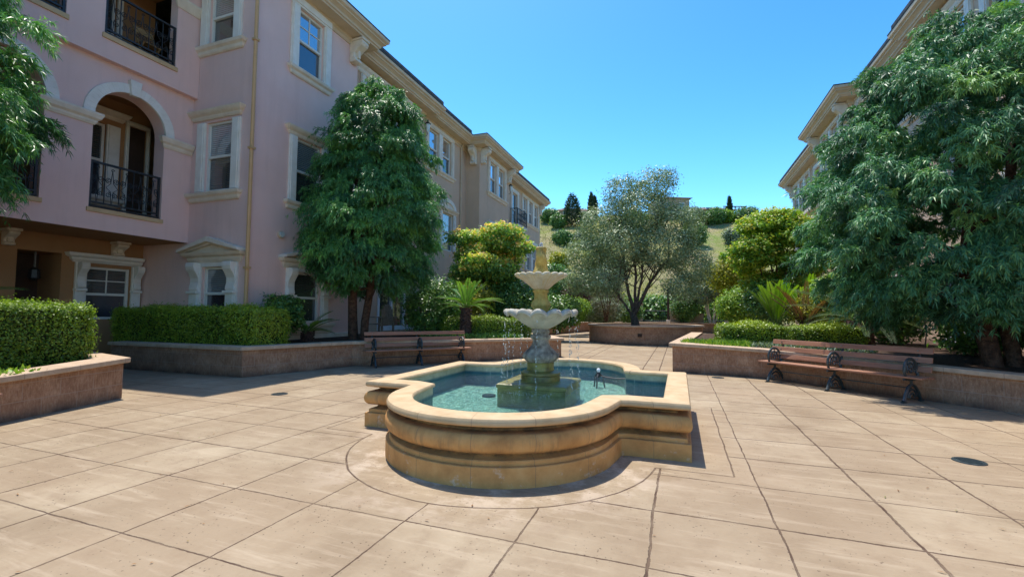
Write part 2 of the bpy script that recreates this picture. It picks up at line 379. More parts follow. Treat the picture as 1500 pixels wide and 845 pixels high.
def bowl_mat():
    t = NT('streaked_bowl_stone'); co = t.coord('Object')
    s = t.n('ShaderNodeSeparateXYZ'); t.link(co, s.inputs[0])
    ang = t.math('ARCTAN2', t.math('SUBTRACT', s.outputs[1], CYF), t.math('SUBTRACT', s.outputs[0], CX))
    cv = t.n('ShaderNodeCombineXYZ'); t.link(t.math('MULTIPLY', ang, 6.0), cv.inputs[0]); t.link(t.math('MULTIPLY', s.outputs[2], 2.0), cv.inputs[1])
    st = t.noise(cv.outputs[0], 1.6, 6, 0.7)
    col = t.ramp(t.noise(co, 10, 6), [(0.3, (0.42, 0.37, 0.26)), (0.7, (0.62, 0.57, 0.45))])
    col = t.mix(t.maprange(st, 0.48, 0.62, 0, 0.8), col, (0.52, 0.36, 0.10))
    return t.done(col, 0.75, t.bump(t.noise(co, 50, 5), 0.4, 0.008), 0.3)
MT['bowl'] = bowl_mat()
def slat_mat():
    t = NT('red_brown_slat'); co = t.coord('Object')
    mp = t.n('ShaderNodeMapping'); t.link(co, mp.inputs['Vector']); mp.inputs['Scale'].default_value = (1.2, 30, 30)
    col = t.ramp(t.noise(mp.outputs[0], 2, 6, 0.6), [(0.3, (0.24, 0.10, 0.058)), (0.7, (0.42, 0.205, 0.12))])
    col = t.mix(t.maprange(t.noise(co, 2, 4), 0.5, 0.7, 0, 0.4), col, (0.42, 0.24, 0.17))
    return t.done(col, 0.55, t.bump(t.noise(mp.outputs[0], 3, 4), 0.2, 0.004), 0.4)
MT['slat'] = slat_mat()
def roof_mat():
    t = NT('grey_roof_tile'); co = t.coord('Object')
    s = t.n('ShaderNodeSeparateXYZ'); t.link(co, s.inputs[0])
    row = t.math('FRACT', t.math('DIVIDE', s.outputs[2], 0.12))
    col = t.ramp(t.noise(co, 6, 5), [(0.3, (0.055, 0.055, 0.06)), (0.7, (0.16, 0.15, 0.14))])
    col = t.mix(t.math('MULTIPLY', t.math('LESS_THAN', row, 0.22), 0.8), col, (0.012, 0.012, 0.014))
    return t.done(col, 0.8, t.bump(row, 0.6, 0.03), 0.3)
MT['roof'] = roof_mat()
def hill_mat():
    t = NT('dry_hillside_grass'); co = t.coord('Object')
    a = t.noise(co, 0.055, 6, 0.65); b = t.noise(co, 0.5, 8, 0.7); c = t.noise(co, 3.5, 6, 0.75)
    col = t.ramp(a, [(0.34, (0.38, 0.30, 0.18)), (0.5, (0.33, 0.33, 0.11)), (0.62, (0.22, 0.30, 0.065))])
    col = t.mix(t.maprange(b, 0.42, 0.62, 0, 0.6), col, (0.46, 0.37, 0.23))
    col = t.mix(t.maprange(c, 0.45, 0.7, 0, 0.6), col, (0.11, 0.11, 0.035))
    return t.done(col, 0.95, t.bump(c, 1.0, 0.4), 0.1)
MT['hill'] = hill_mat()
MT['housew'] = stucco('tan_house_wall', (0.42, 0.34, 0.26), (0.36, 0.29, 0.22))
MT['pillar'] = stucco('tan_pillar_stucco', (0.58, 0.44, 0.31), (0.5, 0.38, 0.27))
MT['metal'] = mat_noise('galvanised_metal', (0.20, 0.20, 0.19), (0.32, 0.31, 0.29), 30, 0.5, 50, 0.2, 0.003, 0.5, 0.6)
# leaves
MT['podo'] = mat_leaf('fern_pine_leaf', [(0.037, 0.109, 0.046), (0.077, 0.226, 0.076), (0.131, 0.331, 0.095), (0.262, 0.535, 0.115)], 0.42, 0.22, 0.5)
MT['podoR'] = mat_leaf('blue_green_fern_pine_leaf', [(0.040, 0.111, 0.063), (0.073, 0.218, 0.103), (0.130, 0.321, 0.136), (0.286, 0.475, 0.136)], 0.46, 0.2, 0.42)
MT['hedge'] = mat_leaf('boxwood_leaf', [(0.086, 0.142, 0.013), (0.175, 0.266, 0.023), (0.290, 0.386, 0.028), (0.434, 0.489, 0.032)], 0.4, 0.25, 0.5)
MT['hedgenear'] = mat_leaf('yellow_green_boxwood_leaf', [(0.063, 0.114, 0.014), (0.135, 0.218, 0.022), (0.225, 0.332, 0.030), (0.324, 0.437, 0.048)], 0.45, 0.35, 0.45)  # own yellow-green leaf colour of the near left hedge
MT['maple'] = mat_leaf('maple_leaf', [(0.090, 0.221, 0.073), (0.227, 0.418, 0.094), (0.486, 0.600, 0.127), (1.093, 0.626, 0.259)], 0.5, 0.3, 0.35)
MT['maplegold'] = mat_leaf('golden_maple_leaf', [(0.070, 0.190, 0.031), (0.193, 0.349, 0.035), (0.358, 0.445, 0.053), (0.524, 0.429, 0.088)], 0.5, 0.35, 0.35)
MT['olive'] = mat_leaf('olive_leaf', [(0.085, 0.143, 0.062), (0.201, 0.285, 0.139), (0.324, 0.419, 0.220), (0.586, 0.669, 0.402)], 0.45, 0.12, 0.5)
MT['shrub'] = mat_leaf('dark_shrub_leaf', [(0.036, 0.099, 0.022), (0.074, 0.174, 0.037), (0.138, 0.262, 0.052), (0.223, 0.371, 0.074)], 0.4, 0.2, 0.5)
MT['shrubl'] = mat_leaf('light_shrub_leaf', [(0.062, 0.155, 0.022), (0.139, 0.279, 0.030), (0.248, 0.389, 0.045), (0.404, 0.466, 0.059)], 0.45, 0.3, 0.4)
MT['greyshrub'] = mat_leaf('grey_shrub_leaf', [(0.092, 0.137, 0.081), (0.154, 0.209, 0.129), (0.246, 0.306, 0.193), (0.339, 0.402, 0.274)], 0.5, 0.2, 0.4)
MT['yellow'] = mat_leaf('yellow_shrub_leaf', [(0.132, 0.176, 0.022), (0.264, 0.297, 0.028), (0.396, 0.374, 0.033), (0.506, 0.418, 0.055)], 0.5, 0.3, 0.35)
MT['purple'] = mat_leaf('plum_leaf', [(0.051, 0.014, 0.030), (0.102, 0.024, 0.053), (0.153, 0.042, 0.075), (0.204, 0.060, 0.090)], 0.45, 0.2, 0.4)
MT['twig'] = mat_leaf('dry_twig_leaf', [(0.10, 0.085, 0.06), (0.16, 0.14, 0.10), (0.2, 0.17, 0.13), (0.14, 0.16, 0.10)], 0.7, 0.1, 0.2)
MT['cypress'] = mat_leaf('cypress_leaf', [(0.013, 0.039, 0.019), (0.023, 0.058, 0.026), (0.039, 0.078, 0.036), (0.052, 0.098, 0.046)], 0.6, 0.1, 0.3)
MT['sago'] = mat_leaf('sago_leaf', [(0.046, 0.137, 0.021), (0.092, 0.225, 0.028), (0.154, 0.322, 0.042), (0.246, 0.419, 0.070)], 0.3, 0.2, 0.6)
MT['sagobright'] = mat_leaf('fresh_sago_leaf', [(0.09, 0.20, 0.015), (0.16, 0.30, 0.02), (0.23, 0.37, 0.03), (0.30, 0.42, 0.05)], 0.35, 0.35, 0.5)
MT['sagodead'] = mat_leaf('dead_sago_leaf', [(0.16, 0.08, 0.035), (0.25, 0.13, 0.06), (0.33, 0.19, 0.09), (0.14, 0.2, 0.04)], 0.7, 0.15, 0.2)
MT['sagoblue'] = mat_leaf('bluish_sago_leaf', [(0.052, 0.098, 0.052), (0.104, 0.169, 0.091), (0.169, 0.221, 0.130), (0.390, 0.234, 0.078)], 0.3, 0.15, 0.7)

# ------------------------------------------------------------------ mesh helpers
MIRC = -3.1
def idT(u, d, z): return (u, d, z)
def facX(plane, mir=False):
    if mir: return lambda u, d, z: (MIRC - (plane + d), u, z)
    return lambda u, d, z: (plane + d, u, z)
def facY(plane, mir=False):
    if mir: return lambda u, d, z: (MIRC - u, plane - d, z)
    return lambda u, d, z: (u, plane - d, z)

class MB:
    def __init__(s, T=idT): s.v = []; s.f = []; s.uv = {}; s.T = T
    def add(s, vs, fs, uvs=None):
        o = len(s.v); s.v += [s.T(*p) for p in vs]
        for i, f in enumerate(fs):
            if uvs: s.uv[len(s.f)] = uvs[i]
            s.f.append([o + k for k in f])
        return s
    def box(s, x0, x1, y0, y1, z0, z1):
        return s.add([(x0, y0, z0), (x1, y0, z0), (x1, y1, z0), (x0, y1, z0), (x0, y0, z1), (x1, y0, z1), (x1, y1, z1), (x0, y1, z1)],
                     [(0, 3, 2, 1), (4, 5, 6, 7), (0, 1, 5, 4), (1, 2, 6, 5), (2, 3, 7, 6), (3, 0, 4, 7)])
    def quad(s, a, b, c, d): return s.add([a, b, c, d], [(0, 1, 2, 3)])
    def mould(s, u0, u1, steps, e0=True, e1=True):
        vs = []; fs = []
        for z, d in steps:
            a = u0 - (d if e0 else 0); b = u1 + (d if e1 else 0)
            vs += [(a, 0, z), (a, d, z), (b, d, z), (b, 0, z)]
        for i in range(len(steps) - 1):
            o = 4 * i
            for k in range(4): fs.append((o + k, o + (k + 1) % 4, o + 4 + (k + 1) % 4, o + 4 + k))
        fs += [(0, 1, 2, 3), tuple(4 * (len(steps) - 1) + k for k in (3, 2, 1, 0))]
        return s.add(vs, fs)
    def prism(s, poly, u0, u1):                 # poly of (d, z), extruded along u
        n = len(poly)
        vs = [(u0, d, z) for d, z in poly] + [(u1, d, z) for d, z in poly]
        fs = [tuple(range(n)), tuple(range(2 * n - 1, n - 1, -1))] + [(i, (i + 1) % n, n + (i + 1) % n, n + i) for i in range(n)]
        return s.add(vs, fs)
    def prism_d(s, poly, d0, d1):               # poly of (u, z), extruded along d
        n = len(poly)
        vs = [(u, d0, z) for u, z in poly] + [(u, d1, z) for u, z in poly]
        fs = [tuple(range(n)), tuple(range(2 * n - 1, n - 1, -1))] + [(i, (i + 1) % n, n + (i + 1) % n, n + i) for i in range(n)]
        return s.add(vs, fs)
    def tube(s, path, r, n=6, flat=1.0):
        P = [Vector(p) for p in path]; m = len(P)
        if not hasattr(r, '__len__'): r = [r] * m
        vs = []; fs = []
        ref = Vector((0.13, 0.31, 0.94)).normalized()
        for i in range(m):
            t = (P[min(i + 1, m - 1)] - P[max(i - 1, 0)])
            t = t.normalized() if t.length > 1e-9 else Vector((0, 0, 1))
            a = t.cross(ref)
            if a.length < 0.05: a = t.cross(Vector((1, 0, 0)))
            a.normalize(); b = t.cross(a)
            for k in range(n):
                q = 2 * PI * k / n
                vs.append(tuple(P[i] + a * (math.cos(q) * r[i]) + b * (math.sin(q) * r[i] * flat)))
        for i in range(m - 1):
            for k in range(n): fs.append((i * n + k, i * n + (k + 1) % n, (i + 1) * n + (k + 1) % n, (i + 1) * n + k))
        fs += [tuple(range(n - 1, -1, -1)), tuple((m - 1) * n + k for k in range(n))]
        return s.add(vs, fs)
    def lathe(s, prof, c=(0, 0), n=32, mod=None):
        vs = []; fs = []; m = len(prof)
        for i, (r, z) in enumerate(prof):
            for k in range(n):
                a = 2 * PI * k / n
                rr, dz = (r, 0) if mod is None else mod(i, a, r, z)
                vs.append((c[0] + rr * math.cos(a), c[1] + rr * math.sin(a), z + dz))
        for i in range(m - 1):
            for k in range(n): fs.append((i * n + k, i * n + (k + 1) % n, (i + 1) * n + (k + 1) % n, (i + 1) * n + k))
        fs += [tuple(range(n - 1, -1, -1)), tuple((m - 1) * n + k for k in range(n))]
        return s.add(vs, fs)
    def build(s, name, mat, parent=None, smooth=None, bevel=0, kind=None, recalc=True):
        me = bpy.data.meshes.new(name)
        me.from_pydata(s.v, [], s.f); me.validate(verbose=False)
        if s.uv and len(me.polygons) == len(s.f):
            ul = me.uv_layers.new(name='UVMap')
            for pi, uvs in s.uv.items():
                p = me.polygons[pi]
                for k, li in enumerate(p.loop_indices): ul.data[li].uv = uvs[k]
        if recalc:
            b = bmesh.new(); b.from_mesh(me)
            bmesh.ops.recalc_face_normals(b, faces=b.faces); b.to_mesh(me); b.free()
        if smooth is not None:
            me.shade_smooth(); me.set_sharp_from_angle(angle=math.radians(smooth))
        me.materials.append(MT[mat] if isinstance(mat, str) else mat)
        o = bpy.data.objects.new(name, me); COL.objects.link(o)
        if parent:
            o.parent = parent
            o.matrix_parent_inverse = Matrix.Translation(parent.location).inverted() if parent.type == 'EMPTY' and parent.parent is None else Matrix.Identity(4)
        if bevel:
            md = o.modifiers.new('bevel', 'BEVEL'); md.width = bevel; md.segments = 2; md.limit_method = 'ANGLE'; md.angle_limit = math.radians(40)
        if kind: o['kind'] = kind
        return o

def thing(name, label, cat, loc=(0, 0, 0), group=None):
    o = bpy.data.objects.new(name, None); COL.objects.link(o)
    o.location = loc; o['label'] = label; o['category'] = cat
    o.empty_display_size = 0.2
    if group: o['group'] = group
    return o
def tag(o, label, cat, group=None):
    o['label'] = label; o['category'] = cat
    if group: o['group'] = group
    return o

def offset_path(pts, d, closed):
    n = len(pts); out = []
    for i in range(n):
        p = Vector(pts[i][:2])
        a = Vector(pts[(i - 1) % n][:2]) if (closed or i > 0) else None
        b = Vector(pts[(i + 1) % n][:2]) if (closed or i < n - 1) else None
        ns = []
        if a is not None:
            t = (p - a).normalized(); ns.append(Vector((t.y, -t.x)))
        if b is not None:
            t = (b - p).normalized(); ns.append(Vector((t.y, -t.x)))
        if len(ns) == 2:
            q = (ns[0] + ns[1]) / max(0.35, 1 + ns[0].dot(ns[1]))
        else: q = ns[0]
        out.append(p + q * d)
    return out
def sweep(mb, pts, prof, closed=False, loop=False, cap=False):
    """pts (x,y[,top]); prof (d, z, k): height = z + k*top"""
    n = len(pts); m = len(prof); vs = []; fs = []; uvs = []
    L = [0.0]
    for i in range(n):
        a = Vector(pts[i][:2]); b = Vector(pts[(i + 1) % n][:2]); L.append(L[-1] + (b - a).length)
    V = [0.0]
    for j in range(1, m): V.append(V[-1] + math.hypot(prof[j][0] - prof[j - 1][0], prof[j][1] - prof[j - 1][1]))
    offs = [offset_path(pts, p[0], closed) for p in prof]
    zz = lambda i, j: prof[j][1] + (prof[j][2] * pts[i][2] if len(prof[j]) > 2 and len(pts[i]) > 2 else 0)
    for i in range(n):
        for j in range(m): vs.append((offs[j][i].x, offs[j][i].y, zz(i, j)))
    seg = n if closed else n - 1; mm = m if loop else m - 1
    for i in range(seg):
        i2 = (i + 1) % n
        for j in range(mm):
            j2 = (j + 1) % m
            fs.append((i * m + j, i2 * m + j, i2 * m + j2, i * m + j2))
            uvs.append([(L[i], vs[i * m + j][2]), (L[i + 1], vs[i2 * m + j][2]), (L[i + 1], vs[i2 * m + j2][2]), (L[i], vs[i * m + j2][2])])
    if cap and not closed:
        for i in (0, n - 1):
            f = tuple(i * m + j for j in range(m)); fs.append(f)
            uvs.append([(prof[j][0], vs[i * m + j][2]) for j in range(m)])
    mb.add(vs, fs, uvs)

def wall_holes(mb, u0, u1, z0, z1, holes, reveal=0.12):
    us = sorted({u0, u1, *[h[0] for h in holes], *[h[1] for h in holes]}); zs = sorted({z0, z1, *[h[2] for h in holes], *[h[3] for h in holes]})
    us = [u for u in us if u0 <= u <= u1]; zs = [z for z in zs if z0 <= z <= z1]
    for i in range(len(us) - 1):
        for j in range(len(zs) - 1):
            cu = (us[i] + us[i + 1]) / 2; cz = (zs[j] + zs[j + 1]) / 2
            if any(h[0] < cu < h[1] and h[2] < cz < h[3] for h in holes): continue
            mb.quad((us[i], 0, zs[j]), (us[i + 1], 0, zs[j]), (us[i + 1], 0, zs[j + 1]), (us[i], 0, zs[j + 1]))
    for a, b, c, d in holes:
        r = -reveal
        mb.quad((a, 0, c), (a, r, c), (a, r, d), (a, 0, d)); mb.quad((b, 0, c), (b, 0, d), (b, r, d), (b, r, c))
        mb.quad((a, 0, d), (a, r, d), (b, r, d), (b, 0, d)); mb.quad((a, 0, c), (b, 0, c), (b, r, c), (a, r, c))

# ------------------------------------------------------------------ leaves
def unit(a): return a / np.maximum(np.linalg.norm(a, axis=1, keepdims=True), 1e-9)
def leaf_mesh(name, P, A, L, W, mat, parent, rnd=None, droop=0.0, kind=None, N=None):
    """rhombic leaves: base P, axis A, length L, width W"""
    n = len(P); A = unit(A)
    if N is None: N = RNG.normal(size=(n, 3))
    S = unit(np.cross(A, N)); U = np.cross(S, A)
    L = np.asarray(L).reshape(-1, 1) * np.ones((n, 1)); W = np.asarray(W).reshape(-1, 1) * np.ones((n, 1))
    mid = P + A * L * 0.45
    tip = P + A * L; tip[:, 2] -= droop * L[:, 0]
    V = np.empty((n, 4, 3)); V[:, 0] = P; V[:, 1] = mid + S * W * 0.5 + U * W * 0.12; V[:, 2] = tip; V[:, 3] = mid - S * W * 0.5 + U * W * 0.12
    me = bpy.data.meshes.new(name)
    me.vertices.add(n * 4); me.vertices.foreach_set('co', V.reshape(-1).astype(np.float32))
    me.loops.add(n * 4); me.loops.foreach_set('vertex_index', np.arange(n * 4, dtype=np.int32))
    me.polygons.add(n); me.polygons.foreach_set('loop_start', np.arange(0, n * 4, 4, dtype=np.int32))
    try: me.polygons.foreach_set('loop_total', np.full(n, 4, dtype=np.int32))
    except Exception: pass
    me.update(calc_edges=True)
    if rnd is None: rnd = RNG.random(n)
    at = me.attributes.new('rnd', 'FLOAT', 'POINT'); at.data.foreach_set('value', np.repeat(np.clip(rnd, 0, 1), 4).astype(np.float32))
    me.materials.append(MT[mat])
    o = bpy.data.objects.new(name, me); COL.objects.link(o)
    if parent:
        o.parent = parent
        o.matrix_parent_inverse = Matrix.Translation(parent.location).inverted()
    if kind: o['kind'] = kind
    return o

def blob_points(blobs, n, inner=0.72):
    """points in the outer shell of a union of ellipsoids (x,y,z,rx,ry,rz); returns points and outward directions"""
    B = np.array(blobs, float); w = (B[:, 3] * B[:, 4] * B[:, 5]) ** (2 / 3)
    P = []; D = []
    need = n
    while need > 0:
        k = RNG.choice(len(B), size=need * 2, p=w / w.sum())
        u = unit(RNG.normal(size=(need * 2, 3)))
        r = 1 - (1 - inner) * RNG.random((need * 2, 1)) ** 1.6
        lump = 1 + 0.10 * np.sin(u[:, :1] * 7 + k[:, None]) * np.cos(u[:, 1:2] * 6 + 2 * k[:, None]) + 0.07 * np.sin(u[:, 2:] * 11 + k[:, None])
        p = B[k, :3] + u * B[k, 3:6] * r * lump
        q = (p[:, None, :] - B[None, :, :3]) / B[None, :, 3:6]
        ins = (np.sum(q * q, 2) < 0.42).any(1)
        d = unit(u / B[k, 3:6])
        p = p[~ins]; d = d[~ins]
        P.append(p[:need]); D.append(d[:need]); need -= len(p[:need])
    return np.concatenate(P), np.concatenate(D)

def podo_crown(name, P, D, parent, mat, sprays=16, per=20, twig=0.3, leaf=0.12, width=0.02, tuft=0.11, splay=0.6, hang=(0.45, 1.15)):
    """fern-pine tufts: every bough end carries a mop of twigs that arch out and hang, long narrow leaves fanning round each twig"""
    nc = len(P)
    P = P + D * RNG.normal(0.0, 0.15, (nc, 1)); cb = np.clip(RNG.normal(0.40, 0.2, (nc, 1)), 0, 1); cs = RNG.uniform(0.7, 1.35, (nc, 1))
    n = nc * sprays
    C = np.repeat(P, sprays, 0); Dc = np.repeat(D, sprays, 0); base = np.repeat(cb, sprays, 0); sz = np.repeat(cs, sprays, 0)
    q = RNG.normal(size=(n, 3)); q[:, 2] *= 0.6
    C = C + q * tuft * sz * 0.75
    out = Dc * 0.75 + unit(q) * 0.8; out[:, 2] += 0.25; out = unit(out)
    tl = twig * sz * RNG.uniform(0.6, 1.2, (n, 1)); dr = RNG.uniform(hang[0], hang[1], (n, 1))
    s = RNG.random((n, per)) ** 0.75
    pos = C[:, None, :] + out[:, None, :] * (tl[:, None] * s[:, :, None])
    pos[:, :, 2] -= (dr * tl) * s ** 2
    tan = out[:, None, :] + np.zeros((n, per, 3)); tan[:, :, 2] -= 2 * dr * s
    tan = tan / np.linalg.norm(tan, axis=2, keepdims=True)
    rad = RNG.normal(size=(n, per, 3)); rad[:, :, 2] -= 0.1
    ax = tan * 1.0 + rad * splay
    Pl = pos.reshape(-1, 3); Al = ax.reshape(-1, 3)
    L = leaf * RNG.uniform(0.6, 1.25, len(Pl)); W = width * RNG.uniform(0.8, 1.25, len(Pl))
    rnd = np.repeat(base + RNG.normal(0, 0.07, (n, 1)), per, 1).reshape(-1) + RNG.normal(0, 0.12, len(Pl)) + np.where(RNG.random(len(Pl)) < 0.09, 0.4, 0)
    Nn = np.repeat(Dc + np.array([0, 0, 0.5]), per, 0) + RNG.normal(scale=0.7, size=(len(Pl), 3))
    return leaf_mesh(name, Pl, Al, L, W, mat, parent, rnd, droop=0.3, N=Nn)

def leaf_crown(name, blobs, n_cl, per, spread, leaf, width, mat, parent, inner=0.7, up=0.4, topbias=0.0, kind=None):
    P, D = blob_points(blobs, n_cl, inner)
    n = len(P)
    base = np.clip(RNG.normal(0.45, 0.2, (n, 1)), 0, 1)
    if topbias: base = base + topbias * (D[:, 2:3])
    off = RNG.normal(scale=spread, size=(n, per, 3)); off[:, :, 2] *= 0.6
    Pl = (P[:, None, :] + off).reshape(-1, 3)
    Dl = np.repeat(D, per, 0)
    nrm = Dl * 0.8 + np.array([0, 0, up]) + RNG.normal(scale=0.55, size=(n * per, 3))
    rnv = RNG.normal(size=(n * per, 3)); A = np.cross(nrm, rnv)
    A[:, 2] -= 0.15
    rnd = np.repeat(base, per, 1).reshape(-1) + RNG.normal(0, 0.15, n * per)
    return leaf_mesh(name, Pl, A, leaf * RNG.uniform(0.6, 1.3, n * per), width * RNG.uniform(0.7, 1.2, n * per), mat, parent, rnd, N=nrm)

def limb(mb, a, b, r0, r1, seg=6, bend=0.12, n=8):
    a = Vector(a); b = Vector(b); L = (b - a).length; pts = []; rs = []
    o1 = Vector((random.uniform(-1, 1), random.uniform(-1, 1), random.uniform(-0.4, 0.4))) * bend * L
    for i in range(seg + 1):
        t = i / seg
        pts.append(tuple(a.lerp(b, t) + o1 * math.sin(t * PI) + Vector((random.uniform(-1, 1), random.uniform(-1, 1), 0)) * 0.012 * L))
        rs.append((r0 + (r1 - r0) * t) * random.uniform(0.94, 1.06))
    mb.tube(pts, rs, n)
    return pts

def tree_obj(name, label, base, group=None, cat='tree'):
    return thing(name, label, cat, base, group)

# ------------------------------------------------------------------ ground, plaza, hill
def hill_h(x, y):
    f = x * F0.x + y * F0.y; r = x * R0.x + y * R0.y
    k = (f - 44.0) / 64.0
    if k <= 0: return 0.0
    if k < 1: h = 24.5 * (k * 0.75 + 0.25 * k * k * (3 - 2 * k))
    else: h = 24.5 - 0.02 * (f - 108)
    h += (0.5 * math.sin(r * 0.21 + 1) * math.cos(f * 0.17) + 0.35 * math.sin(r * 0.53 + f * 0.31)) * min(1, k * 4)
    return h
def build_ground():
    mb = MB()
    fs_ = [-60, -20, 0, 20, 36, 42] + list(np.arange(44, 112, 2.0)) + [118, 130, 150, 200, 300, 500, 900]
    rs_ = [-900, -400, -220, -150, -110] + list(np.arange(-90, 91, 3.0)) + [110, 150, 220, 400, 900]
    vs = []
    for f in fs_:
        for r in rs_:
            p = F0 * f + R0 * r
            vs.append((p.x, p.y, hill_h(p.x, p.y) - 0.03))
    nr = len(rs_)
    mb.add(vs, [(i * nr + j, i * nr + j + 1, (i + 1) * nr + j + 1, (i + 1) * nr + j) for i in range(len(fs_) - 1) for j in range(nr - 1)])
    o = mb.build('hillside_ground', 'hill', None, smooth=60); o['kind'] = 'structure'
    mb = MB()
    mb.add([(-13.1, -8, 0), (10, -8, 0), (10, 38, 0), (-13.1, 38, 0)], [(0, 1, 2, 3)])
    o = mb.build('plaza_pavement', 'plaza'); o['kind'] = 'structure'
build_ground()

# ------------------------------------------------------------------ buildings
def sash(root, T, u0, u1, z0, z1, glass=('glass_sky', 'glass_screen'), munt=False, mid=None, label=None, reveal=0.1):
    """a double-hung window filling the opening; the frame is the window, panes are its pieces"""
    f = MB(T); t = 0.055; zm = mid if mid else (z0 + z1) / 2
    a, b = -reveal, -reveal + 0.05
    f.box(u0, u0 + t, a, b, z0, z1); f.box(u1 - t, u1, a, b, z0, z1)
    f.box(u0 + t, u1 - t, a, b, z1 - t, z1); f.box(u0 + t, u1 - t, a, b, z0, z0 + t)
    f.box(u0 + t, u1 - t, a - 0.002, b + 0.012, zm - 0.03, zm + 0.03)
    if munt:
        um = (u0 + u1) / 2; zq = (zm + z1) / 2
        f.box(um - 0.012, um + 0.012, a, b - 0.02, zm + 0.03, z1 - t)
        f.box(u0 + t, um - 0.012, a, b - 0.02, zq - 0.012, zq + 0.012); f.box(um + 0.012, u1 - t, a, b - 0.02, zq - 0.012, zq + 0.012)
    w = f.build('window', 'sash', root)
    p = MB(T); p.box(u0 + t, u1 - t, a - 0.03, a + 0.012, zm + 0.03, z1 - t); p.build('pane', glass[0], w)
    p = MB(T); p.box(u0 + t, u1 - t, a - 0.03, a + 0.004, z0 + t, zm - 0.03); p.build('pane', glass[1], w)
    return w
SILL = lambda z: [(z - 0.22, 0.03), (z - 0.19, 0.06), (z - 0.12, 0.075), (z - 0.08, 0.13), (z - 0.015, 0.15), (z, 0.14)]
CAPM = lambda z: [(z - 0.21, 0.035), (z - 0.17, 0.06), (z - 0.13, 0.07), (z - 0.09, 0.12), (z - 0.05, 0.15), (z, 0.17)]
def flat_trim(w, T, u0, u1, z0, z1, tw=0.26, head=True, hz=0.26, mat='trimw'):
    for a, b in ((u0 - tw, u0), (u1, u1 + tw)):
        m = MB(T)
        m.box(a, b, 0, 0.06, z0, z1)
        m.box(a + 0.03, b - 0.03, 0.06, 0.085, z0, z1 - 0.03)
        m.build('jamb', mat, w, bevel=0.008)
    if head:
        m = MB(T)
        m.box(u0 - tw, u1 + tw, 0, 0.063, z1 + 0.002, z1 + hz)
        m.box(u0 - tw + 0.03, u1 + tw - 0.03, 0.063, 0.09, z1 + 0.05, z1 + hz - 0.03)
        m.build('lintel', mat, w, bevel=0.008)
def sill(w, T, u0, u1, z): MB(T).mould(u0, u1, SILL(z)).build('sill', 'trim', w, bevel=0.006)
def capmould(w, T, u0, u1, z): MB(T).mould(u0, u1, CAPM(z)).build('cornice', 'trim', w, bevel=0.006)
def bracket_shape(z0, z1, d):
    h = z1 - z0
    return [(0, z0), (d * 0.35, z0), (d * 0.5, z0 + h * 0.06), (d * 0.45, z0 + h * 0.16), (d * 0.32, z0 + h * 0.3), (d * 0.36, z0 + h * 0.45),
            (d * 0.6, z0 + h * 0.6), (d * 0.9, z0 + h * 0.74), (d, z0 + h * 0.86), (d * 0.97, z0 + h * 0.95), (d * 0.9, z1), (0, z1)]
def pediment_window(root, T, u0, u1, z0, z1, base0, base1, tip, w0, w1, glass, zbot):
    w = sash(root, T, u0, u1, z0, z1, glass, mid=z0 + (z1 - z0) * 0.5)
    for a, b in ((w0, u0 - 0.03), (u1 + 0.03, w1)):
        m = MB(T)
        m.box(a, b, 0, 0.06, zbot, base0)
        m.box(a + 0.03, b - 0.03, 0.06, 0.1, zbot, z0 + (z1 - z0) * 0.5)
        m.box(a - 0.01, b + 0.01, 0.002, 0.15, z0 + (z1 - z0) * 0.5, z0 + (z1 - z0) * 0.5 + 0.06)
        m.build('jamb', 'trimw', w, bevel=0.008)
    m = MB(T); m.box(u0 - 0.03, u1 + 0.03, 0, 0.05, z1, base0); m.build('lintel', 'trimw', w, bevel=0.008)
    for a, b in ((w0 + 0.02, u0 - 0.05), (u1 + 0.05, w1 - 0.02)):
        MB(T).prism(bracket_shape(z0 + (z1 - z0) * 0.5 + 0.062, base0, 0.21), a, b).build('bracket', 'trimw', w, bevel=0.01)
    m = MB(T)
    hz = base1 - base0
    m.mould(w0 - 0.05, w1 + 0.05, [(base0, 0.03), (base0 + hz * 0.3, 0.07), (base0 + hz * 0.55, 0.08), (base0 + hz * 0.7, 0.16), (base1 - 0.01, 0.2), (base1, 0.2)])
    um = (w0 + w1) / 2; a = w0 - 0.25; b = w1 + 0.25
    th = 0.12
    for s0, s1 in ((a, um), (b, um)):
        m.prism_d([(s0, base1 + 0.002), (s1, tip - th), (s1, tip), (s0 + (0.02 if s0 < um else -0.02), base1 + 0.07)], 0, 0.27)
        m.prism_d([(s0 + (0.1 if s0 < um else -0.1), base1 + 0.003), (s1, tip - th - 0.05), (s1, tip - th), (s0 + (0.03 if s0 < um else -0.03), base1 + 0.003)], 0, 0.17)
    m.prism_d([(a + 0.1, base1 + 0.004), (b - 0.1, base1 + 0.004), (um, tip - th - 0.03)], 0, 0.08)
    m.build('pediment', 'trim', w, bevel=0.005)
    return w
def scroll(mb, uc, zc, r, d, turns=1.6, start=0.0, hand=1, rr=0.008):
    pts = []
    n = int(26 * turns / 1.6)
    for i in range(n + 1):
        t = i / n; q = start + hand * turns * 2 * PI * t; R = r * (1 - 0.82 * t)
        pts.append((uc + R * math.cos(q), d, zc + R * math.sin(q)))
    mb.tube(pts, rr, 4)
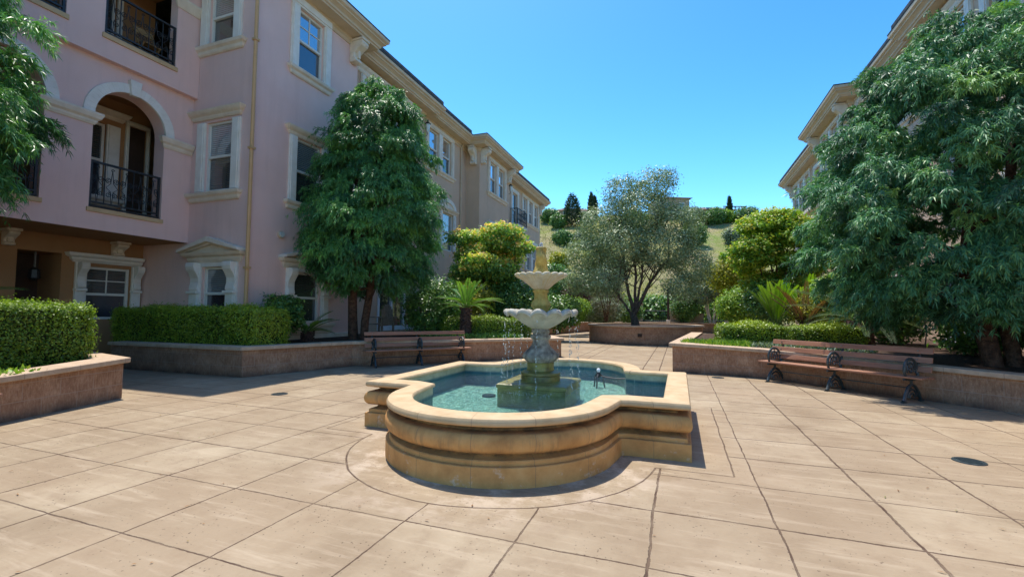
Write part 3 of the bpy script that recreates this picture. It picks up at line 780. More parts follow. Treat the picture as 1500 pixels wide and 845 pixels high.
def railing(root, T, u0, u1, z0, z1, d=0.0, fancy=True, name='railing'):
    m = MB(T)
    m.box(u0, u1, d - 0.025, d + 0.025, z1 - 0.04, z1); m.box(u0, u1, d - 0.02, d + 0.02, z0 + 0.05, z0 + 0.085)
    m.box(u0 - 0.002, u1 + 0.002, d - 0.03, d + 0.03, z0 - 0.03, z0)
    for u in (u0, u1 - 0.04): m.box(u, u + 0.04, d - 0.021, d + 0.021, z0, z1 - 0.04)
    n = max(2, round((u1 - u0) / 0.27)); c = (u1 - u0) / n
    for i in range(n + 1):
        u = u0 + i * c
        if 0 < i < n: m.box(u - 0.008, u + 0.008, d - 0.008, d + 0.008, z0 + 0.085, z1 - 0.04)
    if fancy:
        H = z1 - z0 - 0.13; zb = z0 + 0.085
        for i in range(n):
            a = u0 + i * c; b = a + c; um = (a + b) / 2
            for s in (-1, 1):
                scroll(m, um + s * c * 0.24, zb + H * 0.24, c * 0.22, d, 1.6, PI / 2, s)
                scroll(m, um + s * c * 0.24, zb + H * 0.62, c * 0.22, d, 1.6, -PI / 2, s)
                m.tube([(um + s * c * 0.02, d, zb), (um + s * c * 0.10, d, zb + H * 0.33), (um + s * c * 0.40, d, zb + H * 0.42), (um + s * c * 0.1, d, zb + H * 0.55), (um, d, zb + H * 0.9)], 0.007, 4)
            scroll(m, um, zb + H * 0.9, c * 0.13, d, 1.0, 0, 1)
    return m.build(name, 'iron', root)
def lantern(root, T, u, z, d=0.02):
    m = MB(T)
    m.box(u - 0.05, u + 0.05, 0, 0.03, z - 0.32, z - 0.1)
    m.tube([(u, 0.03, z - 0.2), (u, 0.12, z - 0.3), (u, 0.2, z - 0.28), (u, 0.24, z - 0.2), (u, 0.25, z - 0.12)], 0.013, 6)
    l = m.build('wall_lantern', 'iron', root)
    g = MB(T); vs = []
    def ring(r, zz): return [(u + r * math.cos(k * PI / 3), 0.25 + r * math.sin(k * PI / 3), zz) for k in range(6)]
    def stack(mb, levels):
        v = []; 
        for r, zz in levels: v += ring(r, zz)
        f = [tuple(range(5, -1, -1))] + [(i * 6 + k, i * 6 + (k + 1) % 6, i * 6 + 6 + (k + 1) % 6, i * 6 + 6 + k) for i in range(len(levels) - 1) for k in range(6)] + [tuple((len(levels) - 1) * 6 + k for k in range(6))]
        mb.add(v, f)
    stack(g, [(0.03, z - 0.16), (0.06, z - 0.1), (0.105, z + 0.2)]); g.build('lamp_glass', 'lampglass', l)
    c = MB(T); stack(c, [(0.13, z + 0.2), (0.125, z + 0.23), (0.07, z + 0.3), (0.03, z + 0.33), (0.035, z + 0.37), (0.008, z + 0.43)])
    c.build('lamp_cap', 'iron', l)
def corbel(root, T, u0, u1, z0, z1, d):
    m = MB(T); m.prism(bracket_shape(z0, z1, d), u0, u1)
    um = (u0 + u1) / 2; m.box(um - 0.05, um + 0.05, 0.0, d * 0.55, z0 + (z1 - z0) * 0.2, z1 - 0.02)
    m.box(u0 - 0.03, u1 + 0.03, 0, d * 1.03, z1, z1 + 0.06)
    m.build('corbel', 'trim', root, bevel=0.02)
def spout(root, pts, mat='pipe', r=0.045):
    m = MB(); m.tube(pts, r, 8); z = pts[-1][2] + 1.2
    p = pts[-1]
    for zz in (2.2, 5.0, 7.6): m.box(p[0] - r * 1.35, p[0] + r * 1.35, p[1] - r * 1.35, p[1] + r * 1.35, zz, zz + 0.05)
    m.build('downspout', mat, root, smooth=40)

def main_facade(root, mir):
    """the long garden front, shared by the left block and, mirrored, the right one"""
    TM, TA, TB = facX(-9.4, mir), facX(-10.0, mir), facX(-10.15, mir)
    zt = 9.56
    # --- M1 bay
    mw = MB(TM)
    h1 = [(9.02, 9.92, 7.62, 9.3), (9.07, 9.97, 4.08, 5.8), (9.15, 10.06, 0.92, 2.26)]
    wall_holes(mw, 7.78, 11.38, 0, zt, h1)
    mw.quad((11.38, 0, 0), (11.38, -0.6, 0), (11.38, -0.6, zt), (11.38, 0, zt))
    mw.build('wall', 'mauve', root)
    w = sash(root, TM, *h1[0], munt=True, glass=('glass_sky', 'glass_screen')); flat_trim(w, TM, *h1[0]); sill(w, TM, 8.83, 10.13, 7.62)
    w = sash(root, TM, *h1[1], glass=('glass_blind', 'glass_dim')); flat_trim(w, TM, *h1[1], head=False, tw=0.24); capmould(w, TM, 8.85, 10.22, 6.02); sill(w, TM, 8.85, 10.2, 4.08)
    pediment_window(root, TM, *h1[2], 2.34, 2.58, 2.92, 8.87, 10.34, ('glass_dim', 'glass_screen'), 0.9)
    MB(TM).mould(8.8, 10.4, [(0.62, 0.04), (0.7, 0.09), (0.78, 0.1), (0.84, 0.15), (0.898, 0.16)]).build('sill', 'trim', root, bevel=0.006)
    MB(TM).mould(7.85, 11.38, [(0.0, 0.05), (0.6, 0.05), (0.615, 0.02)], e0=False).build('plinth', 'trim', root)
    l = MB(TM); T0 = TM
    l.prism_d([(8.66 + 0.09 * math.cos(a * PI / 8), 3.15 + 0.09 * math.sin(a * PI / 8)) for a in range(16)], 0, 0.05)
    lo = l.build('porch_light', 'eave', root)
    l = MB(TM); l.prism_d([(8.66 + 0.068 * math.cos(a * PI / 8), 3.15 + 0.068 * math.sin(a * PI / 8)) for a in range(16)], 0.05, 0.085); l.build('lamp_glass', 'lampglass', lo)
    corbel(root, TM, 11.0, 11.3, 8.86, 9.5, 0.48)
    # --- M2a
    mw = MB(TA)
    h2 = [(12.5, 13.5, 7.1, 9.25), (14.35, 15.25, 7.62, 9.2), (13.45, 15.95, 0.56, 2.85), (12.2, 13.0, 4.1, 5.8), (14.6, 15.5, 4.1, 5.8)]
    wall_holes(mw, 11.38, 16.3, 0, zt, h2)
    mw.quad((16.3, 0, 0), (16.3, -0.15, 0), (16.3, -0.15, zt), (16.3, 0, zt))
    mw.build('wall', 'beige', root)
    w = sash(root, TA, *h2[0], glass=('glass_screen', 'glass_screen')); flat_trim(w, TA, *h2[0], head=False)
    w = sash(root, TA, *h2[1], glass=('glass_sky', 'glass_screen')); flat_trim(w, TA, *h2[1], head=False); sill(w, TA, 14.15, 15.45, 7.62)
    for h in h2[3:]:
        w = sash(root, TA, *h, glass=('glass_blind', 'glass_dim')); flat_trim(w, TA, *h, head=False); capmould(w, TA, h[0] - 0.25, h[1] + 0.25, 6.02); sill(w, TA, h[0] - 0.2, h[1] + 0.2, 4.1)
    m = MB(TA); m.mould(11.98, 15.75, [(9.28, 0.04), (9.33, 0.07), (9.40, 0.08), (9.45, 0.14), (9.53, 0.17)]); m.build('cornice', 'trimw', root, bevel=0.006)
    railing(root, TA, 12.35, 13.65, 7.08, 8.1, d=0.3)
    # french doors
    d = MB(TA)
    for u in (13.45, 14.22, 15.06, 15.83): d.box(u, u + 0.12, -0.08, 0.03, 0.56, 2.85)
    for a, b in ((13.57, 14.22), (14.34, 15.06), (15.18, 15.83)):
        d.box(a, b, -0.07, 0.02, 2.72, 2.85); d.box(a, b, -0.07, 0.02, 0.56, 0.72)
    dr = d.build('patio_door', 'white', root)
    for a, b in ((13.57, 14.22), (14.34, 15.06), (15.18, 15.83)):
        MB(TA).box(a, b, -0.1, -0.04, 0.72, 2.72).build('pane', 'glass_door', dr)
    MB(TA).box(12.25, 16.85, -1.2, 0.64, 10.03, 10.2).build('roof_edge', 'roof', root)
    # --- M2b
    lantern(root, TB, 16.48, 8.95)
    mw = MB(TB)
    h3 = [(16.95, 17.85, 7.62, 9.28), (18.15, 19.05, 7.62, 9.28), (18.25, 19.35, 4.1, 5.85), (17.9, 19.0, 1.0, 2.4)]
    wall_holes(mw, 16.3, 20.73, 0, zt, h3); mw.build('wall', 'beige', root)
    for h in h3[:2]:
        w = sash(root, TB, *h); 
    flat_trim(w, TB, 16.95, 19.05, 7.62, 9.28, tw=0.25, hz=0.24, mat='trim')
    MB(TB).box(17.85, 18.15, 0, 0.07, 7.62, 9.28).build('mullion', 'trimw', w)
    sill(w, TB, 16.75, 19.25, 7.62)
    w = sash(root, TB, *h3[2], glass=('glass_blind', 'glass_dim')); flat_trim(w, TB, *h3[2], head=False, tw=0.22); capmould(w, TB, 18.02, 19.58, 6.05)
    m = MB(TB); N = 16
    arc = [(18.8 + 0.78 * math.cos(PI * k / N), 6.052 + 0.48 * math.sin(PI * k / N)) for k in range(N + 1)]
    arc2 = [(18.8 + 0.58 * math.cos(PI * k / N), 6.052 + 0.3 * math.sin(PI * k / N)) for k in range(N + 1)]
    for k in range(N): m.prism_d([arc2[k], arc[k], arc[k + 1], arc2[k + 1]], 0, 0.08)
    m.build('arched_head', 'trimw', w)
    m = MB(TB); m.prism_d(arc2, 0, 0.03); m.build('lunette', 'trim', w)
    w = sash(root, TB, *h3[3], glass=('glass_dim', 'glass_screen')); flat_trim(w, TB, *h3[3])
    MB(TB).box(17.1, 20.0, -1.2, 0.64, 10.03, 10.19).build('roof_edge', 'roof', root)
    # --- T bay
    ret = facY(20.73, mir); m = MB(ret); m.quad((-10.15, 0, 0), (-9.4, 0, 0), (-9.4, 0, zt), (-10.15, 0, zt)); m.build('wall', 'beige', root)
    mw = MB(TM)
    h4 = [(22.0, 22.95, 7.62, 9.3), (23.2, 24.15, 7.62, 9.3), (22.2, 23.8, 4.1, 5.85)]
    wall_holes(mw, 20.73, 24.9, 0, zt, h4)
    mw.quad((24.9, 0, 0), (24.9, -0.75, 0), (24.9, -0.75, zt), (24.9, 0, zt)); mw.build('wall', 'beige', root)
    for h in h4[:2]: w = sash(root, TM, *h)
    flat_trim(w, TM, 22.0, 24.15, 7.62, 9.3, tw=0.26, hz=0.22, mat='trim'); MB(TM).box(22.95, 23.2, 0, 0.07, 7.62, 9.3).build('mullion', 'trimw', w)
    sill(w, TM, 21.75, 24.45, 7.62)
    w = sash(root, TM, *h4[2], glass=('glass_blind', 'glass_dim')); flat_trim(w, TM, *h4[2])
    corbel(root, TM, 20.82, 21.1, 8.8, 9.5, 0.5); corbel(root, TM, 24.55, 24.83, 8.8, 9.5, 0.5); corbel(root, ret, -9.85, -9.55, 8.7, 9.5, 0.5)
    # --- M3
    mw = MB(TB)
    h5 = [(27.5, 28.5, 6.95, 9.1)] + [(29.65 + 1.3 * k, 30.6 + 1.3 * k, 7.65, 9.3) for k in range(3)] + [(30.6, 31.5, 4.3, 6.2), (32.0, 32.9, 4.3, 6.2), (30.6, 31.5, 1.0, 2.7)]
    wall_holes(mw, 24.9, 33.9, 0, zt, h5)
    mw.quad((33.9, 0, 0), (33.9, -9.85, 0), (33.9, -9.85, zt), (33.9, 0, zt)); mw.build('wall', 'beige', root)
    w = sash(root, TB, *h5[0], glass=('glass_screen', 'glass_screen')); flat_trim(w, TB, *h5[0])
    railing(root, TB, 27.2, 29.1, 6.95, 7.95, d=0.5)
    MB(TB).box(27.15, 29.15, 0.0, 0.56, 6.75, 6.915).build('balcony_slab', 'trim', root)
    for u in (27.21, 29.07):
        m = MB(TB); m.box(u, u + 0.03, 0.002, 0.47, 7.91, 7.95); [m.box(u, u + 0.02, 0.05 + 0.1 * k, 0.065 + 0.1 * k, 6.92, 7.91) for k in range(5)]
        m.build('railing', 'iron', root)
    lantern(root, TB, 26.6, 9.0)
    for h in h5[1:4]: w = sash(root, TB, *h)
    flat_trim(w, TB, 29.65, 33.2, 7.65, 9.3, tw=0.24, hz=0.24, mat='trim')
    m = MB(TB)
    for k in range(2): m.box(30.6 + 1.3 * k, 30.95 + 1.3 * k, 0, 0.07, 7.65, 9.3)
    m.build('mullion', 'trimw', w); sill(w, TB, 29.4, 33.4, 7.65)
    for h in h5[4:]:
        w = sash(root, TB, *h, glass=('glass_sky', 'glass_screen')); flat_trim(w, TB, *h); sill(w, TB, h[0] - 0.2, h[1] + 0.2, h[2])
    MB(TB).box(25.9, 34.4, -1.2, 0.64, 10.03, 10.19).build('roof_edge', 'roof', root)
    corbel(root, TB, 33.5, 33.8, 8.8, 9.5, 0.45)
    mx = (lambda x: MIRC - x) if mir else (lambda x: x)
    spout(root, [(mx(-10.0), 20.05, 9.6), (mx(-10.09), 20.05, 9.4), (mx(-10.09), 20.05, 0.5)], 'eave', 0.035)
    spout(root, [(mx(-9.5), 26.2, 9.72), (mx(-9.9), 26.2, 9.55), (mx(-10.09), 26.2, 9.35), (mx(-10.09), 26.2, 0.5)], 'eave', 0.035)

FOOT = [(-11.3, -3.0), (-11.3, 7.78), (-9.4, 7.78), (-9.4, 11.38), (-10.0, 11.38), (-10.0, 16.3), (-10.15, 16.3), (-10.15, 20.73), (-9.4, 20.73), (-9.4, 24.9), (-10.15, 24.9), (-10.15, 33.9), (-20.0, 33.9)]
EAVE = [(0.0, 9.40), (0.03, 9.41), (0.05, 9.50), (0.09, 9.54), (0.10, 9.585), (0.44, 9.60), (0.45, 9.64), (0.49, 9.66), (0.50, 9.71), (0.56, 9.77), (0.61, 9.79), (0.615, 9.83), (0.64, 9.84), (0.68, 9.87), (0.69, 9.96), (0.655, 9.965)]
def roofing(root, mir, foot):
    class MM(MB): pass
    T = (lambda x, y, z: (MIRC - x, y, z)) if mir else idT
    m = MB(T); sweep(m, foot, EAVE); m.build('eave', 'eave', root, smooth=30)
    prof = [(0.68, 9.955), (0.70, 9.985), (0.70, 10.0), (-1.5, 10.95)]
    m = MB(T); sweep(m, foot, prof)
    ins = offset_path(foot, -1.5, False)
    poly = [(p.x, p.y, 10.95) for p in ins] + [(-24, 32.4, 10.95), (-24, -3, 10.95)]
    m.add(poly, [tuple(range(len(poly)))])
    m.build('roof', 'roof', root)

def left_building():
    root = thing('apartment_building', 'pink stucco three-storey apartment block with arched balconies, left of the fountain', 'building', (-12, 10, 0))
    main_facade(root, False)
    roofing(root, False, FOOT)
    TY = facY(7.78); T2 = facX(-11.45); T3 = facX(-11.3); TG = facX(-13.1)
    # end wall beside the wing (faces the camera)
    hs_ = [(-10.99, -10.12, 7.8, 9.3), (-10.95, -10.02, 4.13, 5.86), (-10.86, -10.03, 1.0, 2.28)]
    m = MB(TY); wall_holes(m, -11.5, -9.4, 2.9, 9.56, hs_[:2]); wall_holes(m, -13.1, -9.4, 0, 2.9, hs_[2:]); m.build('wall', 'mauve', root)
    w = sash(root, TY, *hs_[0], glass=('glass_blind', 'glass_dim')); flat_trim(w, TY, *hs_[0]); sill(w, TY, -11.4, -9.84, 7.8)
    w = sash(root, TY, *hs_[1], glass=('glass_blind', 'glass_dim')); flat_trim(w, TY, *hs_[1], head=False, tw=0.26); capmould(w, TY, -11.37, -9.82, 6.14); sill(w, TY, -11.35, -9.8, 4.1)
    pediment_window(root, TY, *hs_[2], 2.38, 2.62, 2.98, -11.22, -9.68, ('glass_blind', 'glass_screen'), 0.6)
    spout(root, [(-8.9, 7.3, 9.7), (-9.25, 7.68, 9.45), (-9.32, 7.70, 9.2), (-9.32, 7.70, 0.5)])
    # third floor of the wing
    m = MB(T3)
    o3 = [(5.76, 7.2, 7.02, 9.25), (3.5, 5.12, 7.02, 9.25), (1.2, 2.8, 7.02, 9.25)]
    wall_holes(m, -3, 7.777, 6.53, 9.56, o3, 0.25)
    m.quad((-3, 0, 6.53), (7.777, 0, 6.53), (7.777, -0.15, 6.53), (-3, -0.15, 6.53)); m.build('wall', 'mauve', root)
    for a, b, c, d in o3:
        railing(root, T3, a + 0.01, b - 0.01, 7.1, 8.02, d=-0.04)
        MB(T3).box(a - 0.04, b + 0.04, -0.1, 0.035, 6.95, 7.05).build('balcony_sill', 'sill', root, bevel=0.006)
        MB(T3).mould(b + 0.0, min(b + 0.56, 7.75), [(8.55, 0.02), (8.6, 0.05), (8.66, 0.08), (8.74, 0.12), (8.79, 0.12)], e1=b < 7).build('impost', 'trim', root, bevel=0.005)
    # second floor with arches
    arches = [(6.43, 0.70), (4.25, 0.70), (2.07, 0.70), (-0.1, 0.7)]
    zs, zb = 5.33, 3.32
    m = MB(T2); N = 24
    edges = [7.78]
    for uc, r in arches:
        m.quad((uc + r, 0, 2.9), (edges[-1], 0, 2.9), (edges[-1], 0, 6.53), (uc + r, 0, 6.53))
        m.quad((uc - r, 0, 2.9), (uc + r, 0, 2.9), (uc + r, 0, zb), (uc - r, 0, zb))
        pts = [(uc + r * math.cos(PI * k / N), zs + r * math.sin(PI * k / N)) for k in range(N + 1)]
        for k in range(N):
            (a, za), (b, zb_) = pts[k], pts[k + 1]
            m.quad((a, 0, za), (a, 0, 6.53), (b, 0, 6.53), (b, 0, zb_)); m.quad((a, 0, za), (b, 0, zb_), (b, -0.35, zb_), (a, -0.35, za))
        for s in (-1, 1): m.quad((uc + s * r, 0, zb), (uc + s * r, -0.35, zb), (uc + s * r, -0.35, zs), (uc + s * r, 0, zs))
        m.quad((uc - r, 0, zb), (uc + r, 0, zb), (uc + r, -0.35, zb), (uc - r, -0.35, zb))
        edges.append(uc - r)
    m.quad((-3, 0, 2.9), (edges[-1], 0, 2.9), (edges[-1], 0, 6.53), (-3, 0, 6.53))
    m.build('wall', 'mauve', root)
    imp = [(5.08, 0.02), (5.13, 0.05), (5.17, 0.055), (5.21, 0.1), (5.29, 0.13), (5.33, 0.13)]
    lo = [7.77] + [uc - 0.7 for uc, r in arches]
    for i, (uc, r) in enumerate(arches):
        mm = MB(T2)
        a0 = [(uc + 0.70 * math.cos(PI * k / N), zs + 0.002 + 0.70 * math.sin(PI * k / N)) for k in range(N + 1)]
        a1 = [(uc + 0.90 * math.cos(PI * k / N), zs + 0.002 + 0.90 * math.sin(PI * k / N)) for k in range(N + 1)]
        for k in range(N): mm.prism_d([a0[k], a1[k], a1[k + 1], a0[k + 1]], -0.01, 0.05)
        mm.build('arch_trim', 'trimw', root, bevel=0.004)
        MB(T2).prism_d([(uc - 0.08, zs + 0.66), (uc + 0.08, zs + 0.66), (uc + 0.12, zs + 1.0), (uc - 0.12, zs + 1.0)], 0, 0.11).build('keystone', 'trimw', root, bevel=0.01)
        MB(T2).mould(uc + 0.7, lo[i], imp, e1=i > 0).build('impost', 'trim', root, bevel=0.005)
        railing(root, T2, uc - 0.68, uc + 0.68, 3.42, 4.36, d=-0.06)
        MB(T2).box(uc - 0.74, uc + 0.74, -0.12, 0.035, 3.27, 3.36).build('balcony_sill', 'sill', root, bevel=0.006)
    # loggia back wall, ceilings, floors, partitions
    m = MB(TG)
    hw = [(5.75, 6.82, 3.95, 5.75), (3.5, 4.6, 3.95, 5.75)]
    hd = [(7.3, 7.7, 3.3, 5.9)]
    h3 = [(6.0, 6.9, 7.05, 9.0), (3.6, 4.6, 7.05, 9.0)]
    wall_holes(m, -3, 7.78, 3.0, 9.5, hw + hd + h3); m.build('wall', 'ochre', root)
    for h in hw:
        w = sash(root, TG, *h, glass=('glass_dim', 'glass_screen')); flat_trim(w, TG, *h, tw=0.28, head=False); capmould(w, TG, h[0] - 0.3, h[1] + 0.3, 6.1); sill(w, TG, h[0] - 0.26, h[1] + 0.26, 3.95)
    MB(TG).box(*hd[0][:2], -0.1, -0.03, *hd[0][2:]).build('door', 'dark', root)
    flat_trim(root, TG, *hd[0], tw=0.08, hz=0.12)
    for h in h3:
        w = sash(root, TG, *h, glass=('glass_dim', 'glass_screen'))
        flat_trim(w, TG, *h, tw=0.12)
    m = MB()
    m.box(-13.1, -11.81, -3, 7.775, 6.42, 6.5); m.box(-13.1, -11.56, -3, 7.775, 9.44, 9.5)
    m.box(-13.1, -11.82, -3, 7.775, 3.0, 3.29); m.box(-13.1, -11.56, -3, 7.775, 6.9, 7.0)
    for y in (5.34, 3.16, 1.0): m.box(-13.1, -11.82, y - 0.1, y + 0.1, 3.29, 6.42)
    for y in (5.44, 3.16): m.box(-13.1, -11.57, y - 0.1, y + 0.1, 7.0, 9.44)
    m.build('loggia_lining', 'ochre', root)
    # ground floor under the overhang
    m = MB(TG)
    hg = [(6.58, 7.5, 1.0, 2.25), (5.38, 6.12, 0.0, 2.5), (3.6, 4.9, 0.0, 2.45)]
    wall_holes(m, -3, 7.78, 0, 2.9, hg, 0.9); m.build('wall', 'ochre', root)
    w = sash(root, TG, *hg[0], glass=('glass_dim', 'glass_screen'), munt=True, mid=1.6)
    for a, b in ((6.36, 6.56), (7.52, 7.72)):
        mm = MB(TG); mm.box(a, b, 0, 0.07, 0.6, 2.33); mm.box(a - 0.01, b + 0.01, 0.0, 0.13, 1.66, 1.72)
        mm.build('jamb', 'trimw', w, bevel=0.008)
    for a, b in ((6.38, 6.54), (7.54, 7.70)): MB(TG).prism(bracket_shape(1.722, 2.33, 0.26), a, b).build('bracket', 'trimw', w, bevel=0.01)
    MB(TG).mould(6.36, 7.72, [(2.33, 0.04), (2.39, 0.1), (2.43, 0.11), (2.47, 0.18), (2.54, 0.2)], e1=False).build('cornice', 'trimw', w, bevel=0.006)
    MB(TG).box(5.38, 6.12, -0.95, -0.88, 0.0, 2.5).build('entry_door', 'dark', root)
    MB(TG).box(3.6, 4.9, -0.95, -0.88, 0.0, 2.45).build('entry_door', 'dark', root)
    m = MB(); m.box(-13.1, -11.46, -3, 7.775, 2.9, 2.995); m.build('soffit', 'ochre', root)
    TS = facX(-13.1); corbel(root, TS, 7.05, 7.3, 2.55, 2.84, 0.3); corbel(root, TS, 5.12, 5.3, 2.55, 2.84, 0.3)
    m = MB(); m.tube([(-13.4, 5.8, 2.5), (-13.4, 5.8, 2.15)], 0.02, 6); lp = m.build('hanging_lamp', 'metal', root)
    MB().lathe([(0.02, 2.16), (0.1, 2.1), (0.11, 1.92), (0.03, 1.86)], (-13.4, 5.8), 8).build('lamp_glass', 'iron', lp)
    # back of the block, so the sun meets a solid building
    m = MB(); m.quad((-24, -3, 0), (-24, 33.9, 0), (-24, 33.9, 10.95), (-24, -3, 10.95)); m.quad((-24, -3, 0), (-11.5, -3, 0), (-11.5, -3, 10.95), (-24, -3, 10.95)); m.quad((-24, 33.9, 9.4), (-19.9, 33.9, 9.4), (-19.9, 33.9, 10.95), (-24, 33.9, 10.95))
    m.build('wall', 'beige', root)
    return root
left_building()

def right_building():
    root = thing('apartment_building', 'tan stucco apartment block rising behind the big tree on the right', 'building', (9, 15, 0))
    main_facade(root, True)
    foot = [(-9.4 - 6, 2.0), (-9.4, 2.0)] + FOOT[3:]
    roofing(root, True, foot)
    T = facX(-9.4, True); m = MB(T); wall_holes(m, 2.0, 7.78, 0, 9.56, [(4.5, 5.5, 4.1, 5.8), (4.5, 5.5, 7.6, 9.3)]); m.build('wall', 'mauve', root)
    for h in [(4.5, 5.5, 4.1, 5.8), (4.5, 5.5, 7.6, 9.3)]:
        w = sash(root, T, *h); flat_trim(w, T, *h); sill(w, T, h[0] - .2, h[1] + .2, h[2])
    m = MB(); m.quad((16, 33.9, 0), (16, 2, 0), (16, 2, 10.9), (16, 33.9, 10.9)); m.quad((16, 2, 0), (6.3, 2, 0), (6.3, 2, 9.56), (16, 2, 9.56)); m.build('wall', 'beige', root)
right_building()

# ------------------------------------------------------------------ planters
WALLP = [(0, 0, 0), (0, -0.07, 1), (-0.22, -0.07, 1), (-0.22, 0, 0)]
CAPP = [(-0.28, -0.068, 1), (0.06, -0.068, 1), (0.068, -0.06, 1), (0.068, -0.008, 1), (0.06, 0.0, 1), (-0.28, 0.0, 1)]
def planter(label, path, closed=False, soil=None, soil_dz=-0.06):
    c = path[0]
    root = thing('planter', label, 'planter', (c[0], c[1], 0))
    m = MB(); sweep(m, path, WALLP, closed, loop=True, cap=True); m.build('wall', 'block', root)
    m = MB(); sweep(m, path, CAPP, closed, loop=True, cap=True); m.build('cap', 'cap', root)
    if soil:
        m = MB(); ins = offset_path(path, -0.2, closed)
        poly = [(p.x, p.y, path[i][2] + soil_dz) for i, p in enumerate(ins)] + [(x, y, z) for x, y, z in soil]
        m.add(poly, [tuple(range(len(poly)))]); m.build('soil', 'mulch', root)
    return root
planter('low block planter under the pink building, its corner in the shade left of the fountain',
        [(-11.4, 6.24, .555), (-7.63, 6.28, .567), (-7.0, 8.55, .56), (-3.09, 12.46, .55), (-3.75, 13.75, .55), (-4.9, 15.2, .55), (-6.4, 19.5, .56)],
        soil=[(-9.95, 19.5, .50), (-9.98, 11.4, .50), (-9.38, 11.38, .5), (-9.38, 7.76, .5), (-11.4, 7.77, .5)])
planter('low block planter at the left edge with a bright clipped hedge on it',
        [(-6.0, 0.0, .5), (-6.93, 2.80, .512), (-7.375, 4.2, .566), (-9.2, 4.62, .56), (-11.2, 4.9, .55)], soil=[(-11.2, 3.0, .5), (-8.5, -0.2, .5)])
planter('long bent block planter behind the right bench, under the big tree',
        [(0.45, 16.5, .64), (-0.14, 10.44, .63), (0.75, 10.36, .60), (1.6, 10.12, .575), (2.35, 9.55, .555), (4.11, 7.84, .505), (6.0, 5.75, .47)],
        soil=[(6.3, 5.6, .47), (6.29, 11.4, .5), (6.89, 11.45, .5), (6.89, 16.25, .55), (7.0, 16.35, .55), (7.0, 18.5, .58), (2.2, 18.6, .58)], soil_dz=-0.05)
RC = (-1.45, 21.0, 2.4)
planter('round block planter holding the olive tree at the end of the walk',
        [(RC[0] + RC[2] * math.cos(2 * PI * k / 64), RC[1] + RC[2] * math.sin(2 * PI * k / 64), .77) for k in range(64)], True)
m = MB(); m.add([(RC[0] + 2.2 * math.cos(2 * PI * k / 48), RC[1] + 2.2 * math.sin(2 * PI * k / 48), 0.71) for k in range(48)], [tuple(range(48))])
o = m.build('soil', 'mulch', bpy.data.objects['planter.003'])
m = MB(); m.box(-1.53, -1.37, RC[1] - 2.44, RC[1] - 2.395, 0.33, 0.46); m.build('vent', 'dark', bpy.data.objects['planter.003'])
planter('low back planter curving away left of the olive tree',
        [(-6.6, 21.5, .62), (-6.75, 24.5, .62), (-6.7, 26.5, .63), (-5.9, 30.2, .66), (-3.2, 32.2, .68)], soil=[(-3.2, 36, .6), (-9.8, 34, .55), (-9.8, 21.5, .55)])
planter('low back planter closing the walk right of the olive tree',
        [(-3.0, 32.3, .68), (1.0, 33.0, .66), (2.6, 33.0, .66), (4.4, 28.0, .64), (5.0, 22.0, .64)], soil=[(7.0, 22.0, .6), (7.0, 37, .6), (-3.0, 37, .6)])

